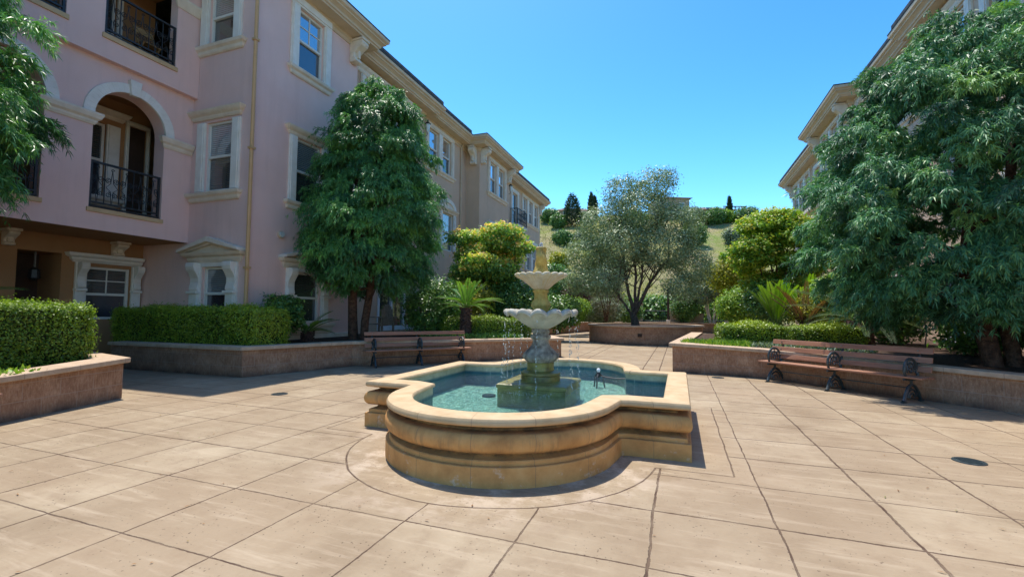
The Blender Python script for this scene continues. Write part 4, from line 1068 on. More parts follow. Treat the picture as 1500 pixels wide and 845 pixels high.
# ------------------------------------------------------------------ fountain
def fountain():
    root = thing('fountain', 'tiered stone fountain standing in a lobed buff stone pool, centre of the plaza', 'fountain', (CX, CYF, 0))
    hw, hd, r, cy = 1.665, 1.13, 1.06, 1.26     # arm half width, half depth, lobe radius, lobe centre offset
    pts = []
    a0 = math.acos(min(1, 0)) 
    # CCW, starting at the right arm, near corner
    pts += [(hw, -hd), (hw, hd)]
    n = 30
    ang0 = math.asin((cy - hd) / r)             # where the lobe meets the arm line
    lob = [(r * math.cos(t), cy + r * math.sin(t)) for t in np.linspace(-ang0, PI + ang0, n)]
    xr = lob[0][0]
    fil = 0.10
    pts += [(xr + fil, hd), (xr + fil * 0.35, hd + fil * 0.25)] + lob[2:-2] + [(-xr - fil * 0.35, hd + fil * 0.25), (-xr - fil, hd)]
    pts += [(-hw, hd), (-hw, -hd)]
    pts += [(-xr - fil, -hd), (-xr - fil * 0.35, -hd - fil * 0.25)] + [(-x, -y) for x, y in lob[2:-2]] + [(xr + fil * 0.35, -hd - fil * 0.25), (xr + fil, -hd)]
    path = [(CX + x, CYF + y) for x, y in pts]
    base = [(0, 0), (0, 0.142), (-0.004, 0.147), (-0.03, 0.150), (-0.03, 0.178), (-0.036, 0.186), (-0.06, 0.190), (-0.09, 0.203), (-0.105, 0.22), (-0.10, 0.232)]
    tor = [(-0.045 + 0.055 * math.sin(t) , 0.305 - 0.073 * math.cos(t)) for t in np.linspace(0.1, PI - 0.25, 12)]
    neck = [(-0.08, 0.378), (-0.105, 0.383), (-0.115, 0.395), (-0.10, 0.408), (-0.065, 0.414), (-0.055, 0.424)]
    lip = [(-0.012, 0.428), (-0.003, 0.436), (0.0, 0.45), (-0.002, 0.465), (-0.012, 0.482), (-0.03, 0.489), (-0.2, 0.492), (-0.222, 0.487), (-0.232, 0.475), (-0.234, 0.462), (-0.228, 0.45), (-0.21, 0.443)]
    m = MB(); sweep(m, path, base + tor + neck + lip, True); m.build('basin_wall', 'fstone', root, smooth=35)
    m = MB(); sweep(m, path, [(-0.211, 0.444), (-0.213, 0.05)], True); m.build('basin_lining', 'tile', root)
    ins = offset_path(path, -0.212, True)
    m = MB(); m.add([(p.x, p.y, 0.17) for p in ins], [tuple(range(len(ins)))]); m.build('basin_floor', 'pfloor', root)
    m = MB(); m.add([(p.x, p.y, 0.33) for p in ins], [tuple(range(len(ins)))]); m.build('pool_water', 'water', root)
    C = (CX, CYF)
    # pedestal
    m = MB(); h = 0.40
    vs = []
    lv = [(h, 0.1), (h, 0.385), (h + 0.012, 0.388), (h + 0.012, 0.422), (h - 0.005, 0.436), (h - 0.06, 0.442)]
    for a, z in lv: vs += [(CX - a, CYF - a, z), (CX + a, CYF - a, z), (CX + a, CYF + a, z), (CX - a, CYF + a, z)]
    fs = [(4 * i + k, 4 * i + (k + 1) % 4, 4 * i + 4 + (k + 1) % 4, 4 * i + 4 + k) for i in range(len(lv) - 1) for k in range(4)] + [tuple(4 * (len(lv) - 1) + k for k in range(4))]
    m.add(vs, fs); m.build('pedestal', 'fmoss', root, bevel=0.004)
    m = MB(); m.lathe([(0.235, 0.442), (0.235, 0.48), (0.228, 0.505), (0.238, 0.515), (0.236, 0.54), (0.20, 0.555), (0.165, 0.562), (0.158, 0.60), (0.163, 0.65), (0.15, 0.665)], C, 48)
    m.build('round_step', 'fmoss', root, smooth=35)
    def belly(i, a, r, z):
        k = max(0, 1 - abs(z - 0.74) / 0.12)
        return r * (1 + 0.055 * k * abs(math.sin(4 * a)) + 0.02 * math.sin(8 * a)), 0
    m = MB(); m.lathe([(0.12, 0.64), (0.15, 0.655), (0.175, 0.675), (0.20, 0.70), (0.207, 0.725), (0.195, 0.76), (0.165, 0.795), (0.135, 0.825), (0.108, 0.86), (0.096, 0.89), (0.092, 0.93), (0.094, 0.945)], C, 64, belly)
    m.build('baluster', 'fgrey', root, smooth=50)
    m = MB(); m.lathe([(0.094, 0.93), (0.115, 0.94), (0.125, 0.955), (0.12, 0.975), (0.098, 0.99), (0.096, 1.0), (0.108, 1.008), (0.112, 1.03), (0.105, 1.045), (0.10, 1.06), (0.11, 1.07)], C, 40, lambda i, a, r, z: (r * (1 + 0.04 * math.cos(12 * a) * (z < 0.985)), 0))
    m.build('capital', 'fgrey', root, smooth=50)
    def shell(i, a, r, z):
        k = min(1, max(0, (r - 0.16) / 0.2)) ** 1.3
        c = abs(math.cos(7 * a)) ** 0.75
        return r * (1 + 0.085 * k * (c - 0.6)), 0.05 * k * (c - 0.62)
    p = [(0.10, 1.055), (0.14, 1.075), (0.20, 1.11), (0.255, 1.15), (0.30, 1.185), (0.335, 1.212), (0.365, 1.233), (0.385, 1.248), (0.41, 1.244), (0.427, 1.228), (0.438, 1.226), (0.442, 1.240), (0.435, 1.262), (0.412, 1.276), (0.375, 1.272), (0.32, 1.25), (0.25, 1.215), (0.09, 1.18)]
    m = MB(); m.lathe(p, C, 192, shell); m.build('lower_bowl', 'fpale', root, smooth=60)
    m = MB(); m.lathe([(0.30, 1.238), (0.29, 1.239)], C, 48); m.build('bowl_water', 'water', root)
    m = MB(); m.lathe([(0.10, 1.17), (0.105, 1.27), (0.085, 1.28), (0.09, 1.30), (0.108, 1.325), (0.112, 1.345), (0.098, 1.38), (0.078, 1.41), (0.072, 1.45), (0.075, 1.485), (0.088, 1.50), (0.09, 1.515), (0.08, 1.53)], C, 60, lambda i, a, r, z: (r * (1 + 0.09 * abs(math.sin(7 * a))), 0))
    m.build('baluster', 'falgae', root, smooth=32)
    def shell2(i, a, r, z):
        k = min(1, max(0, (r - 0.09) / 0.16)) ** 1.2
        c = abs(math.cos(9 * a)) ** 0.8
        return r * (1 + 0.07 * k * (c - 0.6)), 0.02 * k * (c - 0.62)
    p = [(0.075, 1.52), (0.11, 1.55), (0.16, 1.595), (0.215, 1.64), (0.265, 1.67), (0.298, 1.684), (0.312, 1.69), (0.316, 1.702), (0.308, 1.716), (0.288, 1.72), (0.25, 1.708), (0.18, 1.685), (0.07, 1.665)]
    m = MB(); m.lathe(p, C, 216, shell2); m.build('upper_bowl', 'bowl', root, smooth=60)
    def twist(i, a, r, z):
        q = a + (z - 1.7) * 9
        k = 0.5 + 0.5 * math.sin((z - 1.66) * 26)
        return r * (1.02 + 0.30 * math.sin(2 * q) + 0.10 * math.sin(6 * q + 1) + 0.07 * k * math.sin(14 * a)), 0
    m = MB(); m.lathe([(0.085, 1.66), (0.08, 1.73), (0.07, 1.76), (0.058, 1.80), (0.066, 1.85), (0.075, 1.90), (0.07, 1.94), (0.055, 1.98), (0.05, 2.01), (0.058, 2.035), (0.045, 2.05), (0.02, 2.055)], C, 72, twist)
    m.build('finial', 'falgae', root, smooth=55)
    # jet bubble and falling drops
    m = MB(); rn = random.Random(4)
    def drop(x, y, z, r, st):
        m.lathe([(r * 0.3, z - r * st), (r, z - r * st * 0.2), (r * 0.6, z + r * st * 0.5), (r * 0.1, z + r * st)], (x, y), 5)
    for k in range(46):
        a = rn.uniform(0, 2 * PI); q = rn.uniform(0, 0.022); drop(CX + q * math.cos(a), CYF + q * math.sin(a), 2.05 + rn.uniform(0, 0.05), rn.uniform(0.004, 0.01), 1.2)
    for k in range(14):
        a = 2 * PI * (k + 0.5 * 0) / 14 + rn.uniform(-0.05, 0.05)
        if rn.random() < 0.15: continue
        for j in range(44):
            t = rn.random() ** 0.8; z = 1.19 - 0.85 * t
            q = 0.43 + 0.05 * t + rn.uniform(-0.012, 0.012)
            drop(CX + q * math.cos(a) + rn.uniform(-0.01, 0.01), CYF + q * math.sin(a) + rn.uniform(-0.01, 0.01), z, rn.uniform(0.0026, 0.0054), rn.uniform(1.2, 3.4))
    for k in range(700):
        a = rn.uniform(0, 2 * PI); q = rn.gauss(0.49, 0.06); drop(CX + q * math.cos(a), CYF + q * math.sin(a), 0.332 + abs(rn.gauss(0, 0.022)), rn.uniform(0.002, 0.0045), 1.2)
    m.build('falling_water', 'drops', root, kind='stuff')
    return root
fountain()
# pool fittings
r_ = thing('pool_nozzle', 'small pale nozzle on a dark tripod standing in the pool right of the pedestal', 'nozzle', (-1.11, 6.72, 0.06))
m = MB(); m.lathe([(0.02, 0.32), (0.03, 0.35), (0.032, 0.375), (0.02, 0.395)], (-1.11, 6.72), 12); m.build('body', 'iron', r_, smooth=40)
for k in range(3):
    a = k * 2.1 + 0.4; m = MB(); m.tube([(-1.11 + 0.02 * math.cos(a), 6.72 + 0.02 * math.sin(a), 0.37), (-1.11 + 0.07 * math.cos(a), 6.72 + 0.07 * math.sin(a), 0.33), (-1.11 + 0.09 * math.cos(a), 6.72 + 0.09 * math.sin(a), 0.17)], 0.012, 6); m.build('leg', 'iron', r_)
m = MB(); m.lathe([(0.012, 0.39), (0.024, 0.405), (0.028, 0.425), (0.02, 0.445), (0.006, 0.45)], (-1.11, 6.72), 12); m.build('nozzle_head', 'white', r_, smooth=50)
m = MB(); m.tube([(-1.09, 6.7, 0.345), (-0.95, 6.62, 0.335), (-0.8, 6.55, 0.337), (-0.6, 6.5, 0.36), (-0.48, 6.28, 0.335)], 0.008, 6); tag(m.build('hose', 'iron'), 'thin dark hose running from the pool nozzle to the basin wall', 'hose')
m = MB(); m.lathe([(0.09, 0.172), (0.085, 0.195), (0.04, 0.20)], (-2.3, 5.45), 24); tag(m.build('pool_drain', 'iron'), 'round dark drain cover on the pool floor left of the pedestal', 'drain')
for (x, y), lb in (((-5.63, 5.28), 'small round dark drain cover in the paving left of the fountain'), ((2.34, 5.12), 'round dark drain cover in the paving at the lower right'), ((0.71, 9.92), 'round drain cover near the end of the right planter')):
    r_ = thing('drain_cover', lb, 'drain cover', (x, y, 0))
    m = MB(); m.lathe([(0.115, 0.001), (0.112, 0.007), (0.095, 0.009), (0.094, 0.006)], (x, y), 28); m.build('rim', 'castiron', r_)
    m = MB(); m.lathe([(0.093, 0.002), (0.09, 0.0065)], (x, y), 28)
    for k in range(-3, 4): m.box(x - 0.07, x + 0.07, y + k * 0.022 - 0.006, y + k * 0.022 + 0.006, 0.0062, 0.010)
    m.build('grate', 'castiron', r_)

# ------------------------------------------------------------------ benches
def bench_proto():
    root = thing('park_bench', '', 'bench', (0, 0, 0), 'cast iron benches round the plaza')
    for z, y in ((0.47, -0.355), (0.605, -0.388), (0.735, -0.42)):
        m = MB(); a = 0.26
        c, s = math.cos(a), math.sin(a)
        poly = [(y + c * dy - s * dz, z + s * dy * 0 + c * dz + 0) for dy, dz in ((-0.014, -0.042), (0.014, -0.042), (0.014, 0.042), (-0.014, 0.042))]
        m.prism(poly, -1.24, 1.24); m.build('back_slat', 'slat', root, bevel=0.005)
        for x in (-1.06, 0.0, 1.06):
            m = MB(); m.box(x - 0.009, x + 0.009, y + 0.012, y + 0.024, z - 0.009, z + 0.009); m.build('bolt', 'metal', root)
    for y in (-0.045, -0.14, -0.235, -0.325):
        m = MB(); m.box(-1.27, 1.27, y - 0.04, y + 0.04, 0.352 - 0.06 * (y < -0.3) * 0.2, 0.38 - 0.06 * (y < -0.3) * 0.2); m.build('seat_slat', 'slat', root, bevel=0.006)
    for x in (-1.06, 0, 1.06):
        m = MB()
        def tb(pts, r=0.017, fl=1.0): m.tube([(x, p[0], p[1]) for p in pts], r, 6)
        def arc(cy, cz, ry, rz, a0, a1, r=0.015, n=16): tb([(cy + ry * math.cos(a0 + (a1 - a0) * k / n), cz + rz * math.sin(a0 + (a1 - a0) * k / n)) for k in range(n + 1)], r)
        tb([(0.03, 0.012), (0.0, 0.03), (-0.03, 0.12), (-0.10, 0.21), (-0.19, 0.255), (-0.2, 0.33)], [0.026, 0.024, 0.022, 0.022, 0.022, 0.02])
        tb([(-0.44, 0.012), (-0.41, 0.04), (-0.37, 0.13), (-0.29, 0.22), (-0.2, 0.255)], [0.026, 0.024, 0.022, 0.022, 0.022])
        arc(-0.205, 0.06, 0.115, 0.12, 0.1, PI - 0.1, 0.013); arc(-0.205, 0.06, 0.06, 0.065, 0, PI, 0.01)
        tb([(0.0, 0.335), (-0.2, 0.322), (-0.38, 0.335)], 0.018)
        tb([(-0.36, 0.325), (-0.38, 0.46), (-0.43, 0.62), (-0.475, 0.77)], [0.022, 0.02, 0.018, 0.015])
        arc(-0.185, 0.46, 0.165, 0.165, -0.6, PI + 0.35, 0.02, 24)
        arc(-0.185, 0.46, 0.09, 0.10, -0.4, PI + 0.3, 0.011, 18)
        for k in range(5):
            a = 0.1 + k * (PI - 0.2) / 4
            tb([(-0.185 + 0.03 * math.cos(a), 0.46 + 0.03 * math.sin(a)), (-0.185 + 0.16 * math.cos(a), 0.46 + 0.16 * math.sin(a))], 0.009)
        arc(-0.185, 0.46, 0.035, 0.035, 0, 2 * PI, 0.011, 12)
        m.box(x - 0.022, x + 0.022, -0.03, 0.06, 0, 0.014); m.box(x - 0.022, x + 0.022, -0.475, -0.40, 0, 0.014)
        m.build('iron_end', 'castiron', root, smooth=50)
    m = MB(); m.tube([(-1.06, -0.2, 0.2), (1.06, -0.2, 0.2)], 0.009, 6); m.build('tie_rod', 'castiron', root)
    return root
def copy_thing(o):
    c = o.copy(); COL.objects.link(c)
    for ch in o.children:
        d = ch.copy(); COL.objects.link(d); d.parent = c
        for g in ch.children:
            e = g.copy(); COL.objects.link(e); e.parent = d
    return c
B0 = bench_proto()
for i, (x, y, rz, lb) in enumerate([(2.29, 8.92, math.radians(134.5), 'red-brown slatted bench with dark iron ends in front of the right planter'),
                                    (-5.62, 9.30, math.radians(-130.5), 'red-brown slatted bench in the shade behind the fountain, by the conical tree'),
                                    (-6.12, 1.42, math.radians(-73), 'bench cut off by the left edge, only its end showing by the near planter')]):
    b = B0 if i == 0 else copy_thing(B0)
    b.location = (x, y, 0); b.rotation_euler = (0, 0, rz); b['label'] = lb

# ------------------------------------------------------------------ hedges
def hedge(label, boxes, n_m2, leaf, mat='hedge', lean=0.0, group='clipped hedges'):
    """boxes: (x0,x1,y0,y1,z0,z1) or corner polygons swept; leaves sit on the faces, a solid dark core inside blocks light"""
    x0, x1, y0, y1, z0, z1, rot, cx, cy = boxes
    root = thing('hedge', label, 'hedge', (cx, cy, z0), group)
    W, D, H = x1 - x0, y1 - y0, z1 - z0
    fac = [(W * D, 't'), (W * H, 'f'), (W * H, 'b'), (D * H, 'l'), (D * H, 'r')]
    P = []; Nn = []
    for A, k in fac:
        n = int(A * n_m2); u = RNG.random(n); v = RNG.random(n)
        z = z0 + H * v
        if k == 't': p = np.stack([x0 + W * u, y0 + D * v, np.full(n, z1)], 1); q = (0, 0, 1)
        elif k == 'f': p = np.stack([x0 + W * u, np.full(n, y0), z], 1); q = (0, -1, 0)
        elif k == 'b': p = np.stack([x0 + W * u, np.full(n, y1), z], 1); q = (0, 1, 0)
        elif k == 'l': p = np.stack([np.full(n, x0), y0 + D * u, z], 1); q = (-1, 0, 0)
        else: p = np.stack([np.full(n, x1), y0 + D * u, z], 1); q = (1, 0, 0)
        P.append(p); Nn.append(np.tile(np.array(q, float), (n, 1)))
    P = np.concatenate(P); Nn = np.concatenate(Nn); n = len(P)
    # rounded, wavy clipping
    rad = 0.13
    lo = np.array([x0 + rad, y0 + rad, z0 - 1]); hi = np.array([x1 - rad, y1 - rad, z1 - rad])
    c = np.clip(P, lo, hi); d = P - c; P = c + unit(d) * rad; Nn = unit(d)
    wav = 0.04 * np.sin(P[:, 0] * 5.1 + 1) * np.cos(P[:, 1] * 4.3) + 0.025 * np.sin(P[:, 2] * 8 + P[:, 0] * 3) + 0.02 * np.sin(P[:, 0] * 13 + P[:, 1] * 11)
    P = P + Nn * (wav[:, None] + RNG.normal(0, 0.03, (n, 1)) - 0.03 * (RNG.random((n, 1)) < 0.35) + (RNG.random((n, 1)) < 0.03) * RNG.uniform(0.03, 0.09, (n, 1)))
    if lean: P[:, 1] += 0; P[:, 0] += lean * (P[:, 2] - z0 - H)
    cr, sr = math.cos(rot), math.sin(rot)
    X = cx + cr * P[:, 0] - sr * P[:, 1]; Y = cy + sr * P[:, 0] + cr * P[:, 1]
    Pw = np.stack([X, Y, P[:, 2]], 1); Nw = np.stack([cr * Nn[:, 0] - sr * Nn[:, 1], sr * Nn[:, 0] + cr * Nn[:, 1], Nn[:, 2]], 1)
    nn = Nw + RNG.normal(scale=0.6, size=(n, 3)) + np.array([0, 0, 0.25]); A = np.cross(nn, RNG.normal(size=(n, 3)))
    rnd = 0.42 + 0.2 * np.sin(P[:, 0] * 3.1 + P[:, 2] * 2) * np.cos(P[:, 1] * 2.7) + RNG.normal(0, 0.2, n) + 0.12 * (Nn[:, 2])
    leaf_mesh('foliage', Pw, A, leaf * RNG.uniform(0.7, 1.3, n), leaf * 0.62 * RNG.uniform(0.7, 1.2, n), mat, root, rnd, N=nn)
    e = 0.075; m = MB()
    def w(x, y, z): return (cx + cr * (x + lean * (z - z0 - H)) - sr * y, cy + sr * (x + lean * (z - z0 - H)) + cr * y, z)
    vs = [w(x, y, z) for z in (z0, z1 - e) for x, y in ((x0 + e, y0 + e), (x1 - e, y0 + e), (x1 - e, y1 - e), (x0 + e, y1 - e))]
    m.add(vs, [(0, 3, 2, 1), (4, 5, 6, 7), (0, 1, 5, 4), (1, 2, 6, 5), (2, 3, 7, 6), (3, 0, 4, 7)]); m.build('dark_core', 'hedgecore', root)
    return root
MT['hedgecore'] = mat_noise('dark_hedge_core', (0.03, 0.045, 0.012), (0.055, 0.075, 0.02), 40, 0.95, 60, 1, 0.03)  # solid dark box added inside each hedge to block light between leaves
hedge('bright sunlit clipped hedge on the near left planter', (-0.55, 0.55, -1.9, 1.05, 0.45, 1.30, 0.1, -8.2, 3.0), 5200, 0.034, 'hedgenear', lean=0.13)
hedge('long dark clipped hedge in the shade below the pediment window', (-2.2, 2.15, -0.42, 0.45, 0.5, 1.27, 0.012, -9.95, 7.05), 4200, 0.036)
hedge('small rounded hedge behind the fountain, between sago palm and walk', (-1.3, 1.25, -0.35, 0.35, 0.5, 1.07, 0.35, -5.45, 12.7), 3600, 0.04)
hedge('squared hedge on the right planter, left half behind the bench', (-0.75, 0.75, -0.3, 0.35, 0.55, 1.0, 0.28, 1.6, 12.25), 3600, 0.04)
hedge('low hedge to the right of the squared one, beneath the brown sago fronds', (-0.85, 0.75, -0.3, 0.35, 0.5, 0.98, 0.28, 3.35, 12.95), 3000, 0.04)

# ------------------------------------------------------------------ fern pines
def profile_points(base, prof, n, squash=(1, 1), inner=0.68, seed=0, lumpy=1.0):
    """points in the outer shell of a tapering crown; prof (z, r); lumpy all round"""
    z = np.array([p[0] for p in prof]); r = np.array([p[1] for p in prof])
    zz = []
    while len(zz) < n:
        c = RNG.uniform(z[0], z[-1], n); keep = RNG.random(n) < (np.interp(c, z, r) / r.max() * 0.9 + 0.1); zz += list(c[keep])
    zz = np.array(zz[:n]); th = RNG.uniform(0, 2 * PI, n)
    rr = np.interp(zz, z, r)
    lump = 1 + 0.17 * np.sin(3 * th + zz * 2.3 + seed) * np.cos(zz * 3.1 + th) + 0.15 * np.sin(6 * th + seed) * np.sin(zz * 5.3 + 2 * th) + 0.06 * np.sin(13 * th + zz * 9) + 0.09 * np.sin(zz * 7.5 + 1.5 * np.sin(2 * th + seed) + seed)
    lump = 1 + (lump - 1) * lumpy
    sh = 1 - (1 - inner) * RNG.random(n) ** 1.3
    R = rr * lump * sh
    P = np.stack([base[0] + R * np.cos(th) * squash[0], base[1] + R * np.sin(th) * squash[1], zz], 1)
    D = np.stack([np.cos(th), np.sin(th), 0.35 * np.ones(n)], 1)
    return P, unit(D)
def fern_pine(label, base, prof, n, mat, leaf, width, twig, per, trunks, squash=(1, 1), seed=0, ctr=None, xlim=(-99, 99), splay=0.5, hang=(0.5, 1.2), lumpy=0.6):
    root = thing('fern_pine_tree', label, 'tree', (base[0], base[1], 0.5), 'weeping fern pines against the buildings')
    m = MB()
    for (dx, dy, tx, ty, h, r0) in trunks:
        pts = limb(m, (base[0] + dx, base[1] + dy, 0.40), (base[0] + tx, base[1] + ty, h), r0, r0 * 0.4, 9, 0.03, 10)
        for k in range(9):
            p = Vector(pts[2 + k % 7]); a = random.uniform(0, 2 * PI); L = random.uniform(0.6, 1.3)
            limb(m, p, p + Vector((math.cos(a) * L, math.sin(a) * L, random.uniform(0.1, 0.5))), r0 * 0.3, 0.012, 5, 0.1, 6)
    m.build('trunk', 'bark', root, smooth=60)
    c = ctr or base
    P, D = profile_points(c, prof, n, squash, 0.62, seed, lumpy)
    keep = (P[:, 0] > xlim[0]) & (P[:, 0] < xlim[1]); P = P[keep]; D = D[keep]
    podo_crown('crown', P, D, root, mat, 30, per, twig, leaf, width, 0.08, splay, hang)
    return root
fern_pine('tall conical weeping tree against the pink building, above the shaded bench', (-8.0, 10.05), [(1.85, 0.8), (2.2, 1.4), (2.8, 1.62), (3.5, 1.65), (4.5, 1.5), (5.5, 1.27), (6.3, 0.98), (7.0, 0.64), (7.5, 0.25)], 620, 'podo', 0.085, 0.0145, 0.235, 27,
          [(-0.1, -0.05, 0.0, 0.05, 6.5, 0.14), (0.14, 0.06, 0.25, 0.1, 5.5, 0.11)], (0.92, 1.0), 1.0, (-7.64, 10.15), (-9.2, 99), 0.6, (0.6, 1.25), 0.32)
fern_pine('huge spreading weeping tree overhanging the right bench', (4.65, 9.35), [(1.2, 1.3), (1.7, 2.05), (2.6, 2.38), (3.4, 2.28), (4.2, 2.04), (4.9, 1.72), (5.45, 1.34), (5.9, 0.9), (6.25, 0.3)], 680, 'podoR', 0.095, 0.0155, 0.23, 27,
          [(-0.02, -0.05, -0.3, 0.2, 4.6, 0.13), (0.22, 0.1, 0.6, 0.2, 4.9, 0.11)], (1.0, 0.88), 2.4, (4.70, 9.72), (-99, 6.15), 0.7, (0.3, 0.95), 0.55)
fern_pine('weeping tree cut off by the left edge in front of the arched balconies', (-10.1, 2.1), [(2.3, 0.7), (2.7, 1.35), (3.4, 1.75), (4.4, 1.8), (5.4, 1.6), (6.6, 1.2), (7.8, 0.8), (8.6, 0.3)], 440, 'podo', 0.11, 0.016, 0.25, 26,
          [(0, 0, 0, 0.1, 7.0, 0.2)], (1, 1), 4.0, None, (-11.1, 99), 0.6, (0.4, 1.2))

# ------------------------------------------------------------------ other trees and shrubs
def broad_tree(name, label, base, z0, blobs, n_cl, per, spread, leaf, width, mat, trunk=(0.1, 3), bark='bark', inner=0.6, limbs=8, up=0.5, cat='tree', group=None, top=0.15):
    root = thing(name, label, cat, (base[0], base[1], z0), group)
    if trunk:
        m = MB(); B = [Vector(b[:3]) for b in blobs]; c = sum(B, Vector()) / len(B)
        fork = Vector((base[0], base[1], z0)).lerp(c, 0.35)
        limb(m, (base[0], base[1], z0 - 0.15), fork, trunk[0], trunk[0] * 0.75, 5, 0.06, 8)
        for k in range(limbs):
            b = B[k % len(B)] + Vector((random.uniform(-.4, .4), random.uniform(-.4, .4), random.uniform(-.2, .4))) * 0.8
            limb(m, fork, b, trunk[0] * 0.55, 0.012, 6, 0.12, 6)
        m.build('trunk', bark, root, smooth=60)
    leaf_crown('crown', blobs, n_cl, per, spread, leaf, width, mat, root, inner, up, top)
    return root
def shrub(name, label, c, r, n_cl, per, leaf, width, mat, group=None, lumps=4, inner=0.55, cat='shrub'):
    x, y, z = c; rx, ry, rz = r
    bl = [(x, y, z, rx * 0.85, ry * 0.85, rz * 0.85)]
    for k in range(lumps):
        a = 2 * PI * k / lumps + random.random(); bl.append((x + rx * 0.5 * math.cos(a), y + ry * 0.5 * math.sin(a), z + rz * random.uniform(-0.25, 0.4), rx * 0.52, ry * 0.52, rz * 0.5))
    root = thing(name, label, cat, (x, y, z - rz), group)
    m = MB()
    for k in range(5):
        a = 2 * PI * k / 5; limb(m, (x + 0.05 * math.cos(a), y + 0.05 * math.sin(a), z - rz), (x + rx * 0.6 * math.cos(a), y + ry * 0.6 * math.sin(a), z + rz * 0.4), 0.03 * rx + 0.01, 0.006, 4, 0.1, 5)
    m.build('stem', 'bark', root)
    leaf_crown('foliage', bl, n_cl, per, min(rx, rz) * 0.16, leaf, width, mat, root, inner, 0.5, 0.12)
    return root
# maples
def layered(c, R, n, seed, r0, r1):
    rr = random.Random(seed); out = []
    while len(out) < n:
        p = Vector((rr.uniform(-1, 1), rr.uniform(-1, 1), rr.uniform(-1, 1)))
        if p.length > 1: continue
        k = rr.uniform(r0, r1); out.append((c[0] + p.x * R[0], c[1] + p.y * R[1], c[2] + p.z * R[2], k, k, k * rr.uniform(0.32, 0.5)))
    return out
broad_tree('maple_tree', 'spreading maple with reddish-gold tips behind the left sago palm', (-7.1, 17.0), 0.5,
           layered((-7.15, 16.9, 3.45), (1.5, 1.2, 1.25), 34, 3, 0.38, 0.75), 2400, 13, 0.10, 0.125, 0.085, 'maple', (0.09, 3), top=0.28)
broad_tree('maple_tree', 'golden-green maple rising between the yellow shrub and the big right tree', (4.1, 22.8), 0.6,
           layered((3.95, 22.7, 3.95), (1.75, 1.3, 1.75), 44, 8, 0.42, 0.85), 3000, 13, 0.11, 0.135, 0.09, 'maplegold', (0.1, 3), top=0.2)
# olive
def olive():
    root = thing('olive_tree', 'airy grey-green olive tree growing from the round planter', 'tree', (RC[0], RC[1], 0.7))
    m = MB(); bx, by = -1.75, 20.6
    tips = []
    limb(m, (bx, by, 0.55), (bx - 0.15, by, 1.25), 0.2, 0.15, 4, 0.05, 9)
    for (tx, ty, tz, r) in ((-0.75, 0.1, 4.6, 0.085), (-0.2, 0.4, 4.2, 0.08), (0.3, -0.2, 3.9, 0.07), (1.35, 0.2, 3.6, 0.095), (-1.3, -0.4, 3.0, 0.06)):
        a = Vector((bx - 0.1, by, 1.15)); b = Vector((bx + tx, by + ty, tz))
        pts = limb(m, a, b, r, r * 0.45, 7, 0.10, 8)
        for k in range(9):
            p = Vector(pts[3 + k % 5]); q = p + Vector((random.uniform(-1.1, 1.1), random.uniform(-1.0, 1.0), random.uniform(0.1, 1.9)))
            pp = limb(m, p, q, r * 0.35, 0.012, 5, 0.1, 5); tips.append(q)
            for j in range(2):
                limb(m, pp[3], Vector(pp[3]) + Vector((random.uniform(-.7, .7), random.uniform(-.7, .7), random.uniform(-.3, .8))), 0.016, 0.005, 4, 0.1, 4)
    m.build('trunk', 'barkg', root, smooth=60)
    bl = [(bx - 0.6, by, 6.6, 0.75, 0.8, 0.8), (bx + 0.9, by, 6.9, 0.8, 0.8, 0.75), (bx - 1.4, by, 5.2, 1.1, 1.0, 0.9), (bx + 0.3, by, 5.7, 1.3, 1.2, 1.0), (bx + 1.7, by, 5.0, 1.0, 1.0, 0.9), (bx - 2.2, by, 3.9, 0.9, 0.9, 0.8), (bx - 0.6, by - 0.4, 4.2, 1.3, 1.1, 0.9), (bx + 1.2, by - 0.2, 4.0, 1.3, 1.1, 0.9), (bx + 2.3, by, 3.3, 0.8, 0.9, 0.8), (bx - 2.4, by - 0.2, 2.7, 0.9, 0.9, 0.6), (bx + 1.9, by - 0.3, 2.4, 0.8, 0.8, 0.6), (bx - 1.5, by - 0.5, 2.6, 0.9, 0.8, 0.6)]
    leaf_crown('crown', bl, 4000, 14, 0.16, 0.115, 0.04, 'olive', root, 0.4, 0.3, 0.1)
olive()
m_ = shrub('dry_shrub', 'bare grey twiggy shrub left of the olive trunk, behind the round planter', (-3.7, 24.9, 2.2), (1.1, 0.9, 1.4), 420, 10, 0.16, 0.02, 'twig')
